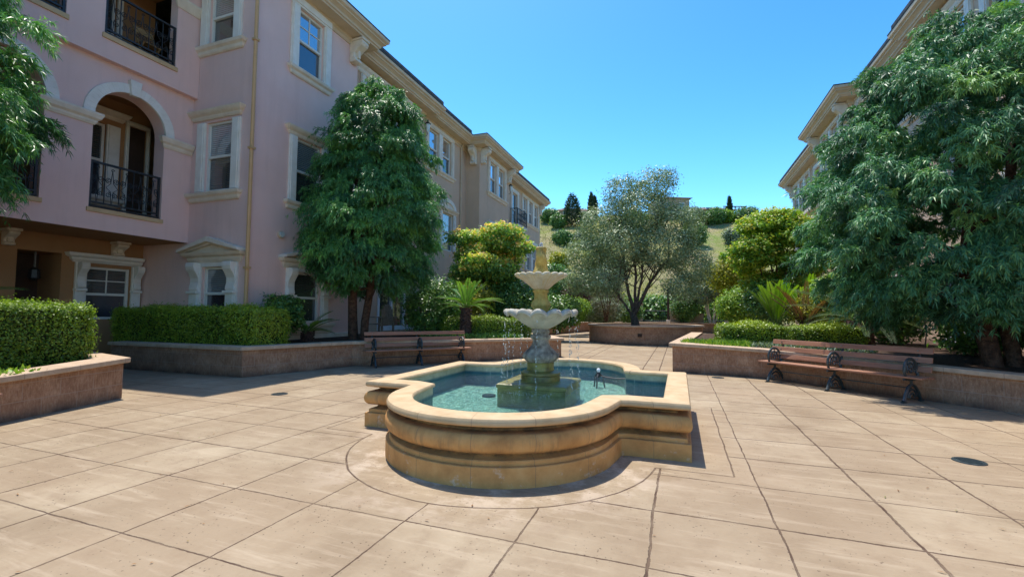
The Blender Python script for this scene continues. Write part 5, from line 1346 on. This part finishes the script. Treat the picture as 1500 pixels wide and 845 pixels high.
# shrubs (label, centre, radii, clusters, per, leaf, width, material)
SHR = [
 ('shrub', 'dark green shrub at the wall foot beside the ochre downspout', (-8.75, 8.15, 1.15), (0.5, 0.42, 0.55), 420, 12, 0.09, 0.04, 'shrub'),
 ('shrub', 'tall dark shrub filling the gap right of the conical tree, behind the bench', (-7.3, 12.6, 1.35), (0.95, 0.7, 1.15), 800, 12, 0.10, 0.045, 'shrub'),
 ('shrub', 'yellow-green sunlit shrub glowing behind the left sago palm', (-7.7, 15.2, 1.7), (1.5, 0.7, 0.8), 700, 12, 0.11, 0.05, 'yellow'),
 ('shrub', 'large dark glossy shrub behind the fountain column, left of the walk', (-5.9, 16.4, 1.55), (1.05, 0.9, 1.15), 800, 12, 0.10, 0.06, 'shrub'),
 ('shrub', 'rounded green shrub on the back planter, right of the fountain column', (-5.5, 24.2, 1.35), (1.0, 0.9, 0.85), 700, 12, 0.11, 0.06, 'shrubl'),
 ('shrub', 'grey-green mounded shrub on the back planter left of the olive', (-4.3, 27.6, 1.4), (1.3, 1.0, 0.95), 700, 12, 0.13, 0.06, 'greyshrub'),
 ('shrub', 'dark rounded shrub between the mounded one and the olive trunk', (-3.0, 29.8, 1.3), (0.9, 0.9, 0.8), 500, 12, 0.13, 0.06, 'shrub'),
 ('shrub', 'purple-leaved plum shrub behind the upper fountain bowl', (-5.6, 26.4, 2.4), (0.75, 0.7, 1.0), 500, 12, 0.11, 0.06, 'purple'),
 ('shrub', 'bright yellow-green bush between the olive and the golden maple', (3.2, 30.5, 3.6), (1.5, 1.0, 1.5), 900, 12, 0.16, 0.08, 'yellow'),
 ('shrub', 'mid green leafy bush in front of the yellow one', (3.3, 28.4, 1.7), (1.2, 1.0, 1.3), 800, 12, 0.14, 0.07, 'shrubl'),
 ('shrub', 'dark green bush under the golden maple', (3.7, 21.6, 1.7), (1.1, 0.8, 1.1), 700, 12, 0.12, 0.06, 'shrub'),
 ('shrub', 'round-topped sunlit bush behind the large sago palm', (4.75, 16.6, 2.0), (0.9, 0.8, 0.65), 700, 12, 0.09, 0.06, 'shrubl'),
 ('shrub', 'yellow-green sprawling bush beneath the round-topped one', (4.3, 16.9, 1.3), (0.9, 0.8, 0.7), 500, 12, 0.10, 0.05, 'yellow'),
 ('shrub', 'dark leafy shrub in shade right of the large sago palm', (5.2, 14.3, 1.2), (0.6, 0.7, 0.8), 500, 12, 0.10, 0.055, 'shrub'),
 ('shrub', 'low shaded shrub behind the trunk of the big right tree', (5.4, 11.2, 0.95), (0.7, 0.7, 0.5), 320, 12, 0.10, 0.05, 'shrub'),
 ('shrub', 'dark creeper at the far back of the left wing planter', (-5.0, 19.6, 1.3), (0.9, 0.9, 0.9), 450, 12, 0.12, 0.06, 'shrub'),
 ('shrub', 'green bush against the far corner of the pink building', (-8.3, 22.5, 1.7), (1.3, 1.3, 1.3), 700, 12, 0.14, 0.07, 'shrub'),
 ('shrub', 'feathery grey-green bush rising behind the plum shrub', (-6.0, 36.5, 3.0), (2.0, 1.5, 2.4), 900, 12, 0.2, 0.06, 'greyshrub'),
]
for s in SHR: shrub(*s)
# crape myrtle with several pale stems
r_ = thing('crape_myrtle', 'slender multi-stemmed tree with pale stems right of the olive', 'tree', (2.1, 33.8, 0.6))
m = MB()
for k in range(6):
    a = k * 1.05; limb(m, (2.1 + 0.12 * math.cos(a), 33.8 + 0.12 * math.sin(a), 0.55), (2.1 + 0.9 * math.cos(a), 33.8 + 0.9 * math.sin(a), 3.2), 0.05, 0.015, 6, 0.04, 6)
m.build('trunk', 'trim', r_, smooth=60)
leaf_crown('crown', [(2.1, 33.8, 3.2, 1.5, 1.3, 1.0), (1.4, 33.6, 2.6, 0.9, 0.9, 0.8), (2.9, 33.9, 2.7, 0.9, 0.9, 0.8), (2.2, 33.8, 4.0, 0.9, 0.9, 0.7)], 900, 11, 0.16, 0.15, 0.07, 'greyshrub', r_, 0.3)
r_ = shrub('shrub', 'green bush growing up the tan pillar behind the olive planter', (0.35, 33.4, 1.6), (0.9, 0.7, 1.0), 600, 11, 0.13, 0.06, 'shrub')

# sago palms
def sago(label, c, z0, trunk_h, trunk_r, fronds, mat, group='sago palms', leaflet=0.17, nl=34, wid=0.02):
    root = thing('sago_palm', label, 'palm', (c[0], c[1], z0), group)
    m = MB(); top = z0 + trunk_h
    m.lathe([(trunk_r * 1.1, z0 - 0.15), (trunk_r * 1.05, z0 + trunk_h * 0.3), (trunk_r, z0 + trunk_h * 0.7), (trunk_r * 0.75, top)], c, 14, lambda i, a, r, z: (r * (1 + 0.1 * math.sin(5 * a + z * 30)), 0))
    rn = random.Random(int(abs(c[0] * 100)))
    for k in range(70):                       # old leaf bases
        a = rn.uniform(0, 2 * PI); z = z0 + trunk_h * rn.random(); r = trunk_r * 0.95
        m.tube([(c[0] + r * math.cos(a), c[1] + r * math.sin(a), z), (c[0] + (r + 0.05) * math.cos(a), c[1] + (r + 0.05) * math.sin(a), z + 0.03)], [0.022, 0.01], 4)
    m.build('trunk', 'palmtrunk', root)
    P = []; A = []; L = []; rnd = []; Nn = []; rach = MB()
    for (az, el, ln, curl) in fronds:
        d = Vector((math.cos(az), math.sin(az), 0)); p = Vector((c[0], c[1], top)) + d * trunk_r * 0.3
        e = el; st = ln / nl; base = rn.gauss(0.45, 0.2); path = [tuple(p)]
        for i in range(nl):
            t = i / nl
            tan = d * math.cos(e) + Vector((0, 0, math.sin(e))); p = p + tan * st; e -= curl / nl
            path.append(tuple(p))
            if t < 0.12: continue
            side = Vector((-d.y, d.x, 0)); upv = side.cross(tan); 
            if upv.z < 0: upv = -upv
            env = min(1, (t - 0.08) * 5) * (1 - max(0, t - 0.55) ** 1.5 * 2.2)
            for s in (-1, 1):
                P.append(tuple(p)); A.append(tuple(side * s * 0.85 + tan * (0.5 + 0.5 * t) + upv * 0.32)); L.append(leaflet * env * ln)
                Nn.append(tuple(upv + side * s * 0.3)); rnd.append(base + rn.gauss(0, 0.1))
        rach.tube(path[::3], [0.012 * (1 - 0.7 * i / len(path[::3])) for i in range(len(path[::3]))], 4)
    cr = leaf_mesh('fronds', np.array(P), np.array(A), np.array(L), np.full(len(P), wid), mat, root, np.array(rnd), N=np.array(Nn))
    rach.build('stalks', 'palmtrunk' if mat == 'sagodead' else 'stalk', root)
    return root
MT['stalk'] = mat_noise('palm_stalk', (0.10, 0.16, 0.03), (0.16, 0.22, 0.05), 8, 0.5, 40, 0.1, 0.002)
def fr(n, el0, el1, ln, curl, rn, az0=0, az1=2 * PI): return [(az0 + (az1 - az0) * (k + rn.uniform(-.3, .3)) / n, rn.uniform(el0, el1), ln * rn.uniform(0.85, 1.1), curl * rn.uniform(0.8, 1.2)) for k in range(n)]
rn = random.Random(5)
sago('sago palm with a dark trunk and open green crown beside the rounded hedge', (-5.8, 11.95), 0.52, 0.85, 0.15, fr(16, 0.25, 0.75, 1.15, 0.9, rn) + fr(12, 0.8, 1.35, 1.05, 0.7, rn), 'sago')
sago('sago palm with fresh upright lime-green fronds behind the right hedge', (3.05, 17.4), 0.58, 0.3, 0.16, fr(22, 0.95, 1.45, 1.45, 0.4, rn), 'sagobright', leaflet=0.15, nl=44, wid=0.035)
sago('sago palm with dried brown fronds, next to the lime-green one', (3.72, 16.6), 0.58, 0.3, 0.16, fr(14, 0.9, 1.45, 1.45, 0.4, rn), 'sagodead', leaflet=0.12, nl=36, wid=0.03)
r_ = sago('second lime-green sago palm partly hidden by the brown fronds', (4.1, 18.2), 0.58, 0.35, 0.16, fr(16, 0.9, 1.4, 1.7, 0.5, rn), 'sagobright', leaflet=0.15, nl=40, wid=0.035)
sago('large sago palm with a stout trunk and arching bluish fronds behind the right bench', (4.12, 13.4), 0.5, 0.62, 0.28, fr(14, 0.15, 0.6, 1.5, 0.9, rn) + fr(14, 0.7, 1.4, 1.5, 0.7, rn), 'sagoblue', leaflet=0.15, nl=40, wid=0.024)
sago('sago palm with low dark fronds in the shade at the wall foot, by the shrub', (-8.5, 8.75), 0.5, 0.25, 0.12, fr(16, 0.2, 1.2, 0.75, 0.8, rn), 'sago', wid=0.016)
sago('sago palm at the left edge, only a few frond tips showing above the bright hedge', (-9.9, 3.3), 0.5, 0.8, 0.15, fr(22, 0.2, 1.1, 1.0, 0.8, rn), 'sago')
sago('dark sago palm under the big tree, fronds reaching across its trunk', (5.2, 8.4), 0.48, 0.6, 0.16, fr(18, 0.2, 1.0, 1.1, 0.8, rn), 'sago')

# ground covers (uncountable)
def cover(label_name, area, n, leaf, width, mat, z, h):
    x0, x1, y0, y1, rot, cx, cy = area
    u = RNG.uniform(x0, x1, n); v = RNG.uniform(y0, y1, n); c, s = math.cos(rot), math.sin(rot)
    P = np.stack([cx + c * u - s * v, cy + s * u + c * v, z + h * RNG.random(n) ** 2], 1)
    A = RNG.normal(size=(n, 3)) * 0.7; A[:, 2] = np.abs(A[:, 2]) + 0.5
    o = leaf_mesh(label_name, P, A, leaf * RNG.uniform(0.6, 1.3, n), width, mat, None); o['kind'] = 'stuff'
cover('ground_cover', (-0.6, 0.75, -0.55, 0.5, -0.1, 0.68, 11.15), 3800, 0.10, 0.022, 'shrubl', 0.55, 0.06)
cover('ground_cover', (-1.6, 1.6, -0.4, 0.45, -0.35, 2.1, 11.3), 2600, 0.09, 0.03, 'greyshrub', 0.53, 0.05)
cover('ground_cover', (-0.25, 0.3, -1.6, 0.2, 0.25, -7.25, 2.9), 700, 0.07, 0.04, 'shrubl', 0.46, 0.08)
cover('ground_cover', (-1.5, 1.3, -0.25, 0.3, 0.5, -5.3, 11.6), 1400, 0.09, 0.04, 'shrub', 0.5, 0.12)

n = 320
P = np.stack([RNG.uniform(-7, 4.2, n), RNG.uniform(1.0, 10.2, n), np.full(n, 0.006)], 1)
P = P[(np.abs(P[:, 0] - CX) > 1.8) | (np.abs(P[:, 1] - CYF) > 2.5)]
wall = np.stack([RNG.uniform(-6.8, -5.2, 90), RNG.uniform(8.2, 9.6, 90), np.full(90, 0.006)], 1)
P = np.concatenate([P, wall[(wall[:, 0] + 7.0) * 0.72 - (wall[:, 1] - 8.55) * 0.69 > 0.05]])
A = RNG.normal(size=(len(P), 3)); A[:, 2] = 0.08
o = leaf_mesh('fallen_leaves', P, A, 0.035 * RNG.uniform(0.4, 1.3, len(P)), 0.011, 'sagodead', None, N=np.tile(np.array([0.1, 0.1, 1.0]), (len(P), 1))); o['kind'] = 'stuff'

# ------------------------------------------------------------------ back of the garden: pillars, fence, posts
for x, y, w, h, lb in ((-2.75, 33.4, 0.7, 1.9, 'tan stucco pillar left of the iron fence, behind the olive trunk'), (-0.1, 33.9, 1.0, 1.75, 'wide tan stucco pillar right of the black post'), (1.15, 34.4, 0.9, 1.2, 'short tan stucco pillar behind the pale-stemmed tree')):
    m = MB(); m.box(x - w / 2, x + w / 2, y - 0.25, y + 0.25, 0.0, h); r_ = thing('pillar', lb, 'pillar', (x, y, 0)); m.build('shaft', 'pillar', r_, bevel=0.02)
    m = MB(); m.box(x - w / 2 - 0.05, x + w / 2 + 0.05, y - 0.3, y + 0.3, h, h + 0.09); m.build('cap', 'cap', r_, bevel=0.01)
for x, y, h, lb in ((-0.68, 32.6, 3.0, 'tall dark post beside the wide tan pillar'), (-3.3, 32.7, 2.2, 'dark post left of the olive trunk'), (3.0, 33.6, 2.6, 'thin dark post in front of the yellow bush')):
    r_ = thing('post', lb, 'post', (x, y, 0)); m = MB(); m.box(x - 0.07, x + 0.07, y - 0.07, y + 0.07, 0, h); m.build('shaft', 'dark', r_, bevel=0.01)
    m = MB(); m.box(x - 0.13, x + 0.13, y - 0.13, y + 0.13, 0.6, 0.85); m.build('base', 'trim', r_, bevel=0.02)
def fence(label, a, b, h):
    r_ = thing('fence', label, 'fence', (a[0], a[1], 0)); A, B = Vector((*a, 0)), Vector((*b, 0)); n = int((B - A).length / 0.13)
    m = MB()
    for z in (0.75, h): m.tube([(A.x, A.y, z), (B.x, B.y, z)], 0.022, 4)
    m.build('rail', 'iron', r_)
    m = MB()
    for k in range(n + 1):
        p = A.lerp(B, k / n); m.box(p.x - 0.01, p.x + 0.01, p.y - 0.01, p.y + 0.01, 0.5, h + 0.02)
    m.build('bars', 'iron', r_)
fence('black iron fence between the tan pillars at the end of the walk', (-2.4, 33.5), (-0.6, 33.6), 1.45)
fence('black iron fence right of the short pillar, behind the pale-stemmed tree', (1.6, 34.6), (5.5, 34.9), 1.6)

# ------------------------------------------------------------------ furniture
def folding_chair():
    x, y, z = -11.78, 6.85, 7.0
    r_ = thing('folding_chair', 'light wooden folding chair on the top left balcony', 'chair', (x, y, z))
    m = MB(); m.box(x - 0.2, x + 0.2, y - 0.2, y + 0.2, z + 0.44, z + 0.47); m.build('seat', 'chairwood', r_, bevel=0.005)
    m = MB(); m.box(x - 0.22, x - 0.19, y - 0.2, y + 0.2, z + 0.78, z + 0.92); m.build('backrest', 'chairwood', r_, bevel=0.005)
    for s in (-1, 1):
        m = MB(); m.tube([(x + 0.22, y + s * 0.2, z), (x - 0.2, y + s * 0.19, z + 0.92)], 0.017, 6); m.build('leg', 'chairwood', r_)
        m = MB(); m.tube([(x - 0.2, y + s * 0.17, z), (x + 0.19, y + s * 0.17, z + 0.46)], 0.017, 6); m.build('leg', 'chairwood', r_)
folding_chair()
def slat_chair():
    x, y, z = -8.75, 12.35, 0.5
    r_ = thing('garden_chair', 'weathered wooden garden chair with a rounded slat back, behind the shaded bench', 'chair', (x, y, z))
    m = MB()
    for k in range(7):
        u = (k - 3) * 0.085; h = 0.98 - 0.35 * (u / 0.3) ** 2 * 0.6
        m.box(x - 0.04, x - 0.015, y + u - 0.036, y + u + 0.036, z + 0.3, z + h)
    m.box(x - 0.065, x - 0.042, y - 0.3, y + 0.3, z + 0.75, z + 0.82)
    m.build('backrest', 'greywood', r_, bevel=0.004)
    m = MB(); m.box(x - 0.55, x - 0.05, y - 0.27, y + 0.27, z + 0.33, z + 0.36); m.build('seat', 'greywood', r_, bevel=0.004)
    for s in (-1, 1):
        m = MB(); m.box(x - 0.6, x + 0.1, y + s * 0.33 - 0.05, y + s * 0.33 + 0.05, z + 0.55, z + 0.575); m.build('armrest', 'greywood', r_, bevel=0.004)
        for dx in (-0.55, 0.0):
            m = MB(); m.box(x + dx - 0.03, x + dx + 0.03, y + s * 0.3 - 0.02, y + s * 0.3 + 0.02, z, z + 0.55); m.build('leg', 'greywood', r_)
slat_chair()
def iron_table(x, y, z):
    r_ = thing('patio_table', 'small round black iron table on the right patio, seen under the big tree', 'table', (x, y, z))
    m = MB(); m.lathe([(0.38, z + 0.7), (0.4, z + 0.71), (0.4, z + 0.73), (0.38, z + 0.735)], (x, y), 28); m.build('tabletop', 'iron', r_)
    for k in range(3):
        a = k * 2 * PI / 3; m = MB(); m.tube([(x + 0.1 * math.cos(a), y + 0.1 * math.sin(a), z + 0.7), (x + 0.06 * math.cos(a), y + 0.06 * math.sin(a), z + 0.35), (x + 0.3 * math.cos(a), y + 0.3 * math.sin(a), z)], 0.016, 6); m.build('leg', 'iron', r_)
iron_table(5.75, 12.9, 0.52)
def iron_chair(x, y, z, rz, lb):
    r_ = thing('patio_chair', lb, 'chair', (x, y, z), 'black iron patio chairs under the right tree')
    c, s = math.cos(rz), math.sin(rz); T = lambda u, d, h: (x + c * u - s * d, y + s * u + c * d, z + h)
    m = MB(T); m.box(-0.22, 0.22, -0.22, 0.22, 0.43, 0.455); m.build('seat', 'iron', r_)
    m = MB(T); m.tube([(-0.22, -0.22, 0.45), (-0.24, -0.27, 0.75), (-0.12, -0.3, 0.93), (0.12, -0.3, 0.93), (0.24, -0.27, 0.75), (0.22, -0.22, 0.45)], 0.014, 6)
    for k in range(-3, 4): m.tube([(k * 0.06, -0.22, 0.45), (k * 0.06, -0.29, 0.9)], 0.006, 4)
    m.build('backrest', 'iron', r_)
    for u, d in ((-.2, -.2), (.2, -.2), (-.2, .2), (.2, .2)):
        m = MB(T); m.tube([(u, d, 0.44), (u * 1.12, d * 1.15, 0)], 0.013, 6); m.build('leg', 'iron', r_)
    for sd in (-1, 1):
        m = MB(T); m.tube([(sd * 0.23, -0.25, 0.66), (sd * 0.25, 0.1, 0.66), (sd * 0.24, 0.2, 0.6), (sd * 0.22, 0.21, 0.45)], 0.012, 6); m.build('armrest', 'iron', r_)
iron_chair(5.3, 12.3, 0.52, 0.6, 'black iron armchair on the near side of the patio table')
iron_chair(6.25, 13.5, 0.52, 2.6, 'black iron armchair between the patio table and the tan wall')

# ------------------------------------------------------------------ hillside: trees, bushes, houses
def hz(x, y): return hill_h(x, y) - 0.05
MT['drygrass'] = mat_leaf('dry_grass_blade', [(0.20, 0.26, 0.06), (0.30, 0.30, 0.10), (0.40, 0.34, 0.17), (0.46, 0.38, 0.22)], 0.8, 0.2, 0.1)
n = 16000
gf = 44 + 64 * RNG.random(n); gr = RNG.uniform(-34, 26, n)
gx = F0.x * gf + R0.x * gr; gy = F0.y * gf + R0.y * gr
P = np.stack([gx, gy, np.array([hill_h(a, b) for a, b in zip(gx, gy)]) - 0.08], 1)
A = RNG.normal(scale=0.45, size=(n, 3)); A[:, 2] = 1
pat = 0.5 + 0.35 * np.sin(gr * 0.35 + 1.2 * np.sin(gf * 0.12)) * np.cos(gf * 0.16) + RNG.normal(0, 0.18, n)
o = leaf_mesh('hillside_grass', P, A, 0.42 * RNG.uniform(0.5, 1.3, n), 0.16, 'drygrass', None, pat); o['kind'] = 'stuff'
def cypress(label, x, y, h, r):
    z = hz(x, y); root = thing('cypress_tree', label, 'tree', (x, y, z), 'cypresses on the ridge')
    m = MB(); limb(m, (x, y, z - 0.3), (x, y, z + h * 0.8), 0.12, 0.03, 4, 0, 6); m.build('trunk', 'bark', root)
    P, D = profile_points((x, y), [(z + 0.1, r * 0.7), (z + h * 0.3, r), (z + h * 0.6, r * 0.85), (z + h * 0.85, r * 0.45), (z + h, 0.04)], 1400, inner=0.5)
    A = D * 0.4 + np.array([0, 0, 1.0]) + RNG.normal(scale=0.3, size=P.shape)
    leaf_mesh('crown', P, A, 0.55 * RNG.uniform(0.6, 1.3, len(P)), 0.2, 'cypress', root)
cypress('tall narrow cypress on the ridge, left of the olive crown', -18.06, 100.0, 5.6, 0.75)
cypress('second slim cypress just right of the tall one on the ridge', -17.35, 100.4, 5.0, 0.6)
cypress('lone thin cypress standing by the pergola on the right ridge', 10.8, 110.4, 5.2, 0.5)
def pine(label, x, y, h, r):
    z = hz(x, y); root = thing('pine_tree', label, 'tree', (x, y, z))
    m = MB(); limb(m, (x, y, z - 0.3), (x, y, z + h * 0.9), 0.2, 0.04, 5, 0, 6); m.build('trunk', 'bark', root)
    P, D = profile_points((x, y), [(z + 0.4, r * 0.9), (z + h * 0.3, r), (z + h * 0.6, r * 0.7), (z + h * 0.85, r * 0.35), (z + h, 0.05)], 2600, inner=0.4, seed=2)
    A = D + RNG.normal(scale=0.5, size=P.shape)
    leaf_mesh('crown', P, A, 0.6 * RNG.uniform(0.6, 1.3, len(P)), 0.16, 'cypress', root)
pine('dark bushy pine on the left ridge, in front of the tan house roof', -19.8, 88.6, 6.6, 1.9)
HB = [  # name, label, x, y, radius, height, material
 ('broad dark bush at the far left of the ridge, beside the eaves', -25.4, 92, 2.2, 2.8, 'shrub'),
 ('mid green bush on the ridge left of the pine', -22.2, 87, 1.7, 2.4, 'shrub'),
 ('pale bush on the ridge right of the pine', -18.0, 93, 1.7, 2.3, 'greyshrub'),
 ('dark rounded bush below the pine on the slope', -18.4, 75, 1.8, 2.2, 'shrub'),
 ('grey-green bush lower right of the pine', -15.6, 78, 2.0, 2.4, 'greyshrub'),
 ('bright lime-green round bush standing on the dry slope', -16.1, 63.5, 1.35, 2.4, 'yellow'),
 ('dark bush under the lime-green one on the slope', -14.8, 57, 1.6, 2.4, 'shrub'),
 ('bushy sapling low on the left slope, above the plum shrub', -12.3, 49, 1.7, 3.4, 'shrub'),
 ('scrubby pale bush at the foot of the left slope', -9.6, 45, 1.8, 3.0, 'greyshrub'),
 ('grey scrub on the slope right behind the olive crown', -8.5, 62, 2.2, 2.8, 'greyshrub'),
 ('scrub clump high on the slope behind the olive', -8.0, 92, 3.0, 3.6, 'shrub'),
 ('olive-coloured bush on the right ridge under the gabled house', 3.0, 103, 3.0, 3.6, 'greyshrub'),
 ('dark bush on the right ridge between house and pergola', 7.2, 102, 2.4, 3.0, 'shrub'),
 ('rounded bush in front of the pergola', 9.6, 104, 2.0, 2.4, 'shrubl'),
 ('bush on the right ridge right of the lone cypress', 13.2, 104, 2.6, 3.4, 'shrub'),
 ('leafy bush near the golden maple top on the right ridge', 14.0, 95, 2.6, 3.6, 'shrub'),
 ('grey bush half way down the right slope', 9.2, 86, 2.0, 2.6, 'greyshrub'),
 ('dark scrub on the right slope next to the olive crown', 2.6, 82, 2.4, 3.0, 'shrub'),
 ('pale green scrub low on the right slope', 8.2, 62, 1.9, 2.6, 'greyshrub'),
 ('bush at the foot of the right slope behind the yellow bush', 6.0, 48, 2.4, 4.0, 'greyshrub'),
 ('dense dark bush at the foot of the slope behind the fence', -1.5, 41, 2.2, 2.6, 'shrub'),
 ('tangled bush at the foot of the slope left of the fence', -5.0, 41, 2.2, 2.8, 'shrubl'),
 ('tangled green bush at the foot of the slope right of the fence', 2.2, 40, 2.2, 3.2, 'shrubl'),
]
for lb, x, y, r, h, mt in HB:
    z = hz(x, y); shrub('hill_bush', lb, (x, y, z + h * 0.5), (r * 0.85, r * 0.85, h * 0.66), 700, 10, 0.3, 0.17, mt, 'bushes on the hillside', 6, 0.45, 'bush')
def house(label, x, y, w, d, h, rise, rot=0.36):
    z = hz(x, y) - 0.6; root = thing('house', label, 'house', (x, y, z), 'houses on the ridge')
    c, s = math.cos(rot), math.sin(rot); T = lambda u, v, q: (x + c * u - s * v, y + s * u + c * v, z + q)
    MB(T).box(-w / 2, w / 2, -d / 2, d / 2, 0, h).build('wall', 'housew', root)
    e = 0.6; m = MB(T)
    m.add([(-w / 2 - e, -d / 2 - e, h), (w / 2 + e, -d / 2 - e, h), (w / 2 + e, d / 2 + e, h), (-w / 2 - e, d / 2 + e, h), (-w / 4, 0, h + rise), (w / 4, 0, h + rise)], [(0, 1, 5, 4), (1, 2, 5), (2, 3, 4, 5), (3, 0, 4), (3, 2, 1, 0)])
    m.build('roof', 'roofbrown', root)
    for k in (-1, 1):
        f = MB(T); f.box(k * w / 4 - 0.6, k * w / 4 + 0.6, -d / 2 - 0.05, -d / 2, 1.2, 2.6); wd = f.build('window', 'sash', root)
        f = MB(T); f.box(k * w / 4 - 0.5, k * w / 4 + 0.5, -d / 2 - 0.07, -d / 2 - 0.052, 1.3, 2.5); f.build('pane', 'glass_screen', wd)
MT['roofbrown'] = mat_noise('brown_house_roof', (0.13, 0.09, 0.07), (0.22, 0.16, 0.12), 1.5, 0.9, 6, 0.5, 0.05)
house('tan house with a low brown roof on the left ridge behind the pine', -24.5, 110, 9, 7, 2.6, 1.5)
house('two-storey house on the right ridge, half hidden by the olive crown', -2.2, 113, 7, 8, 3.6, 1.3)
house('low wide house with a shallow roof next to the pergola', 7.2, 119, 8, 8, 2.0, 1.5)
r_ = thing('pergola', 'thin dark pergola frame on the right ridge beside the lone cypress', 'pergola', (11.5, 112, 0))
zb = hz(11.5, 112)
for k in range(3):
    m = MB(); x = 10.2 + 1.9 * k; y = 111.6 + 0.7 * k; m.box(x - 0.12, x + 0.12, y - 0.12, y + 0.12, zb - 0.5, zb + 2.7); m.build('post', 'dark', r_)
m = MB(); m.tube([(9.6, 111.4, zb + 2.8), (14.5, 113.2, zb + 2.8)], 0.14, 4); m.build('beam', 'dark', r_)
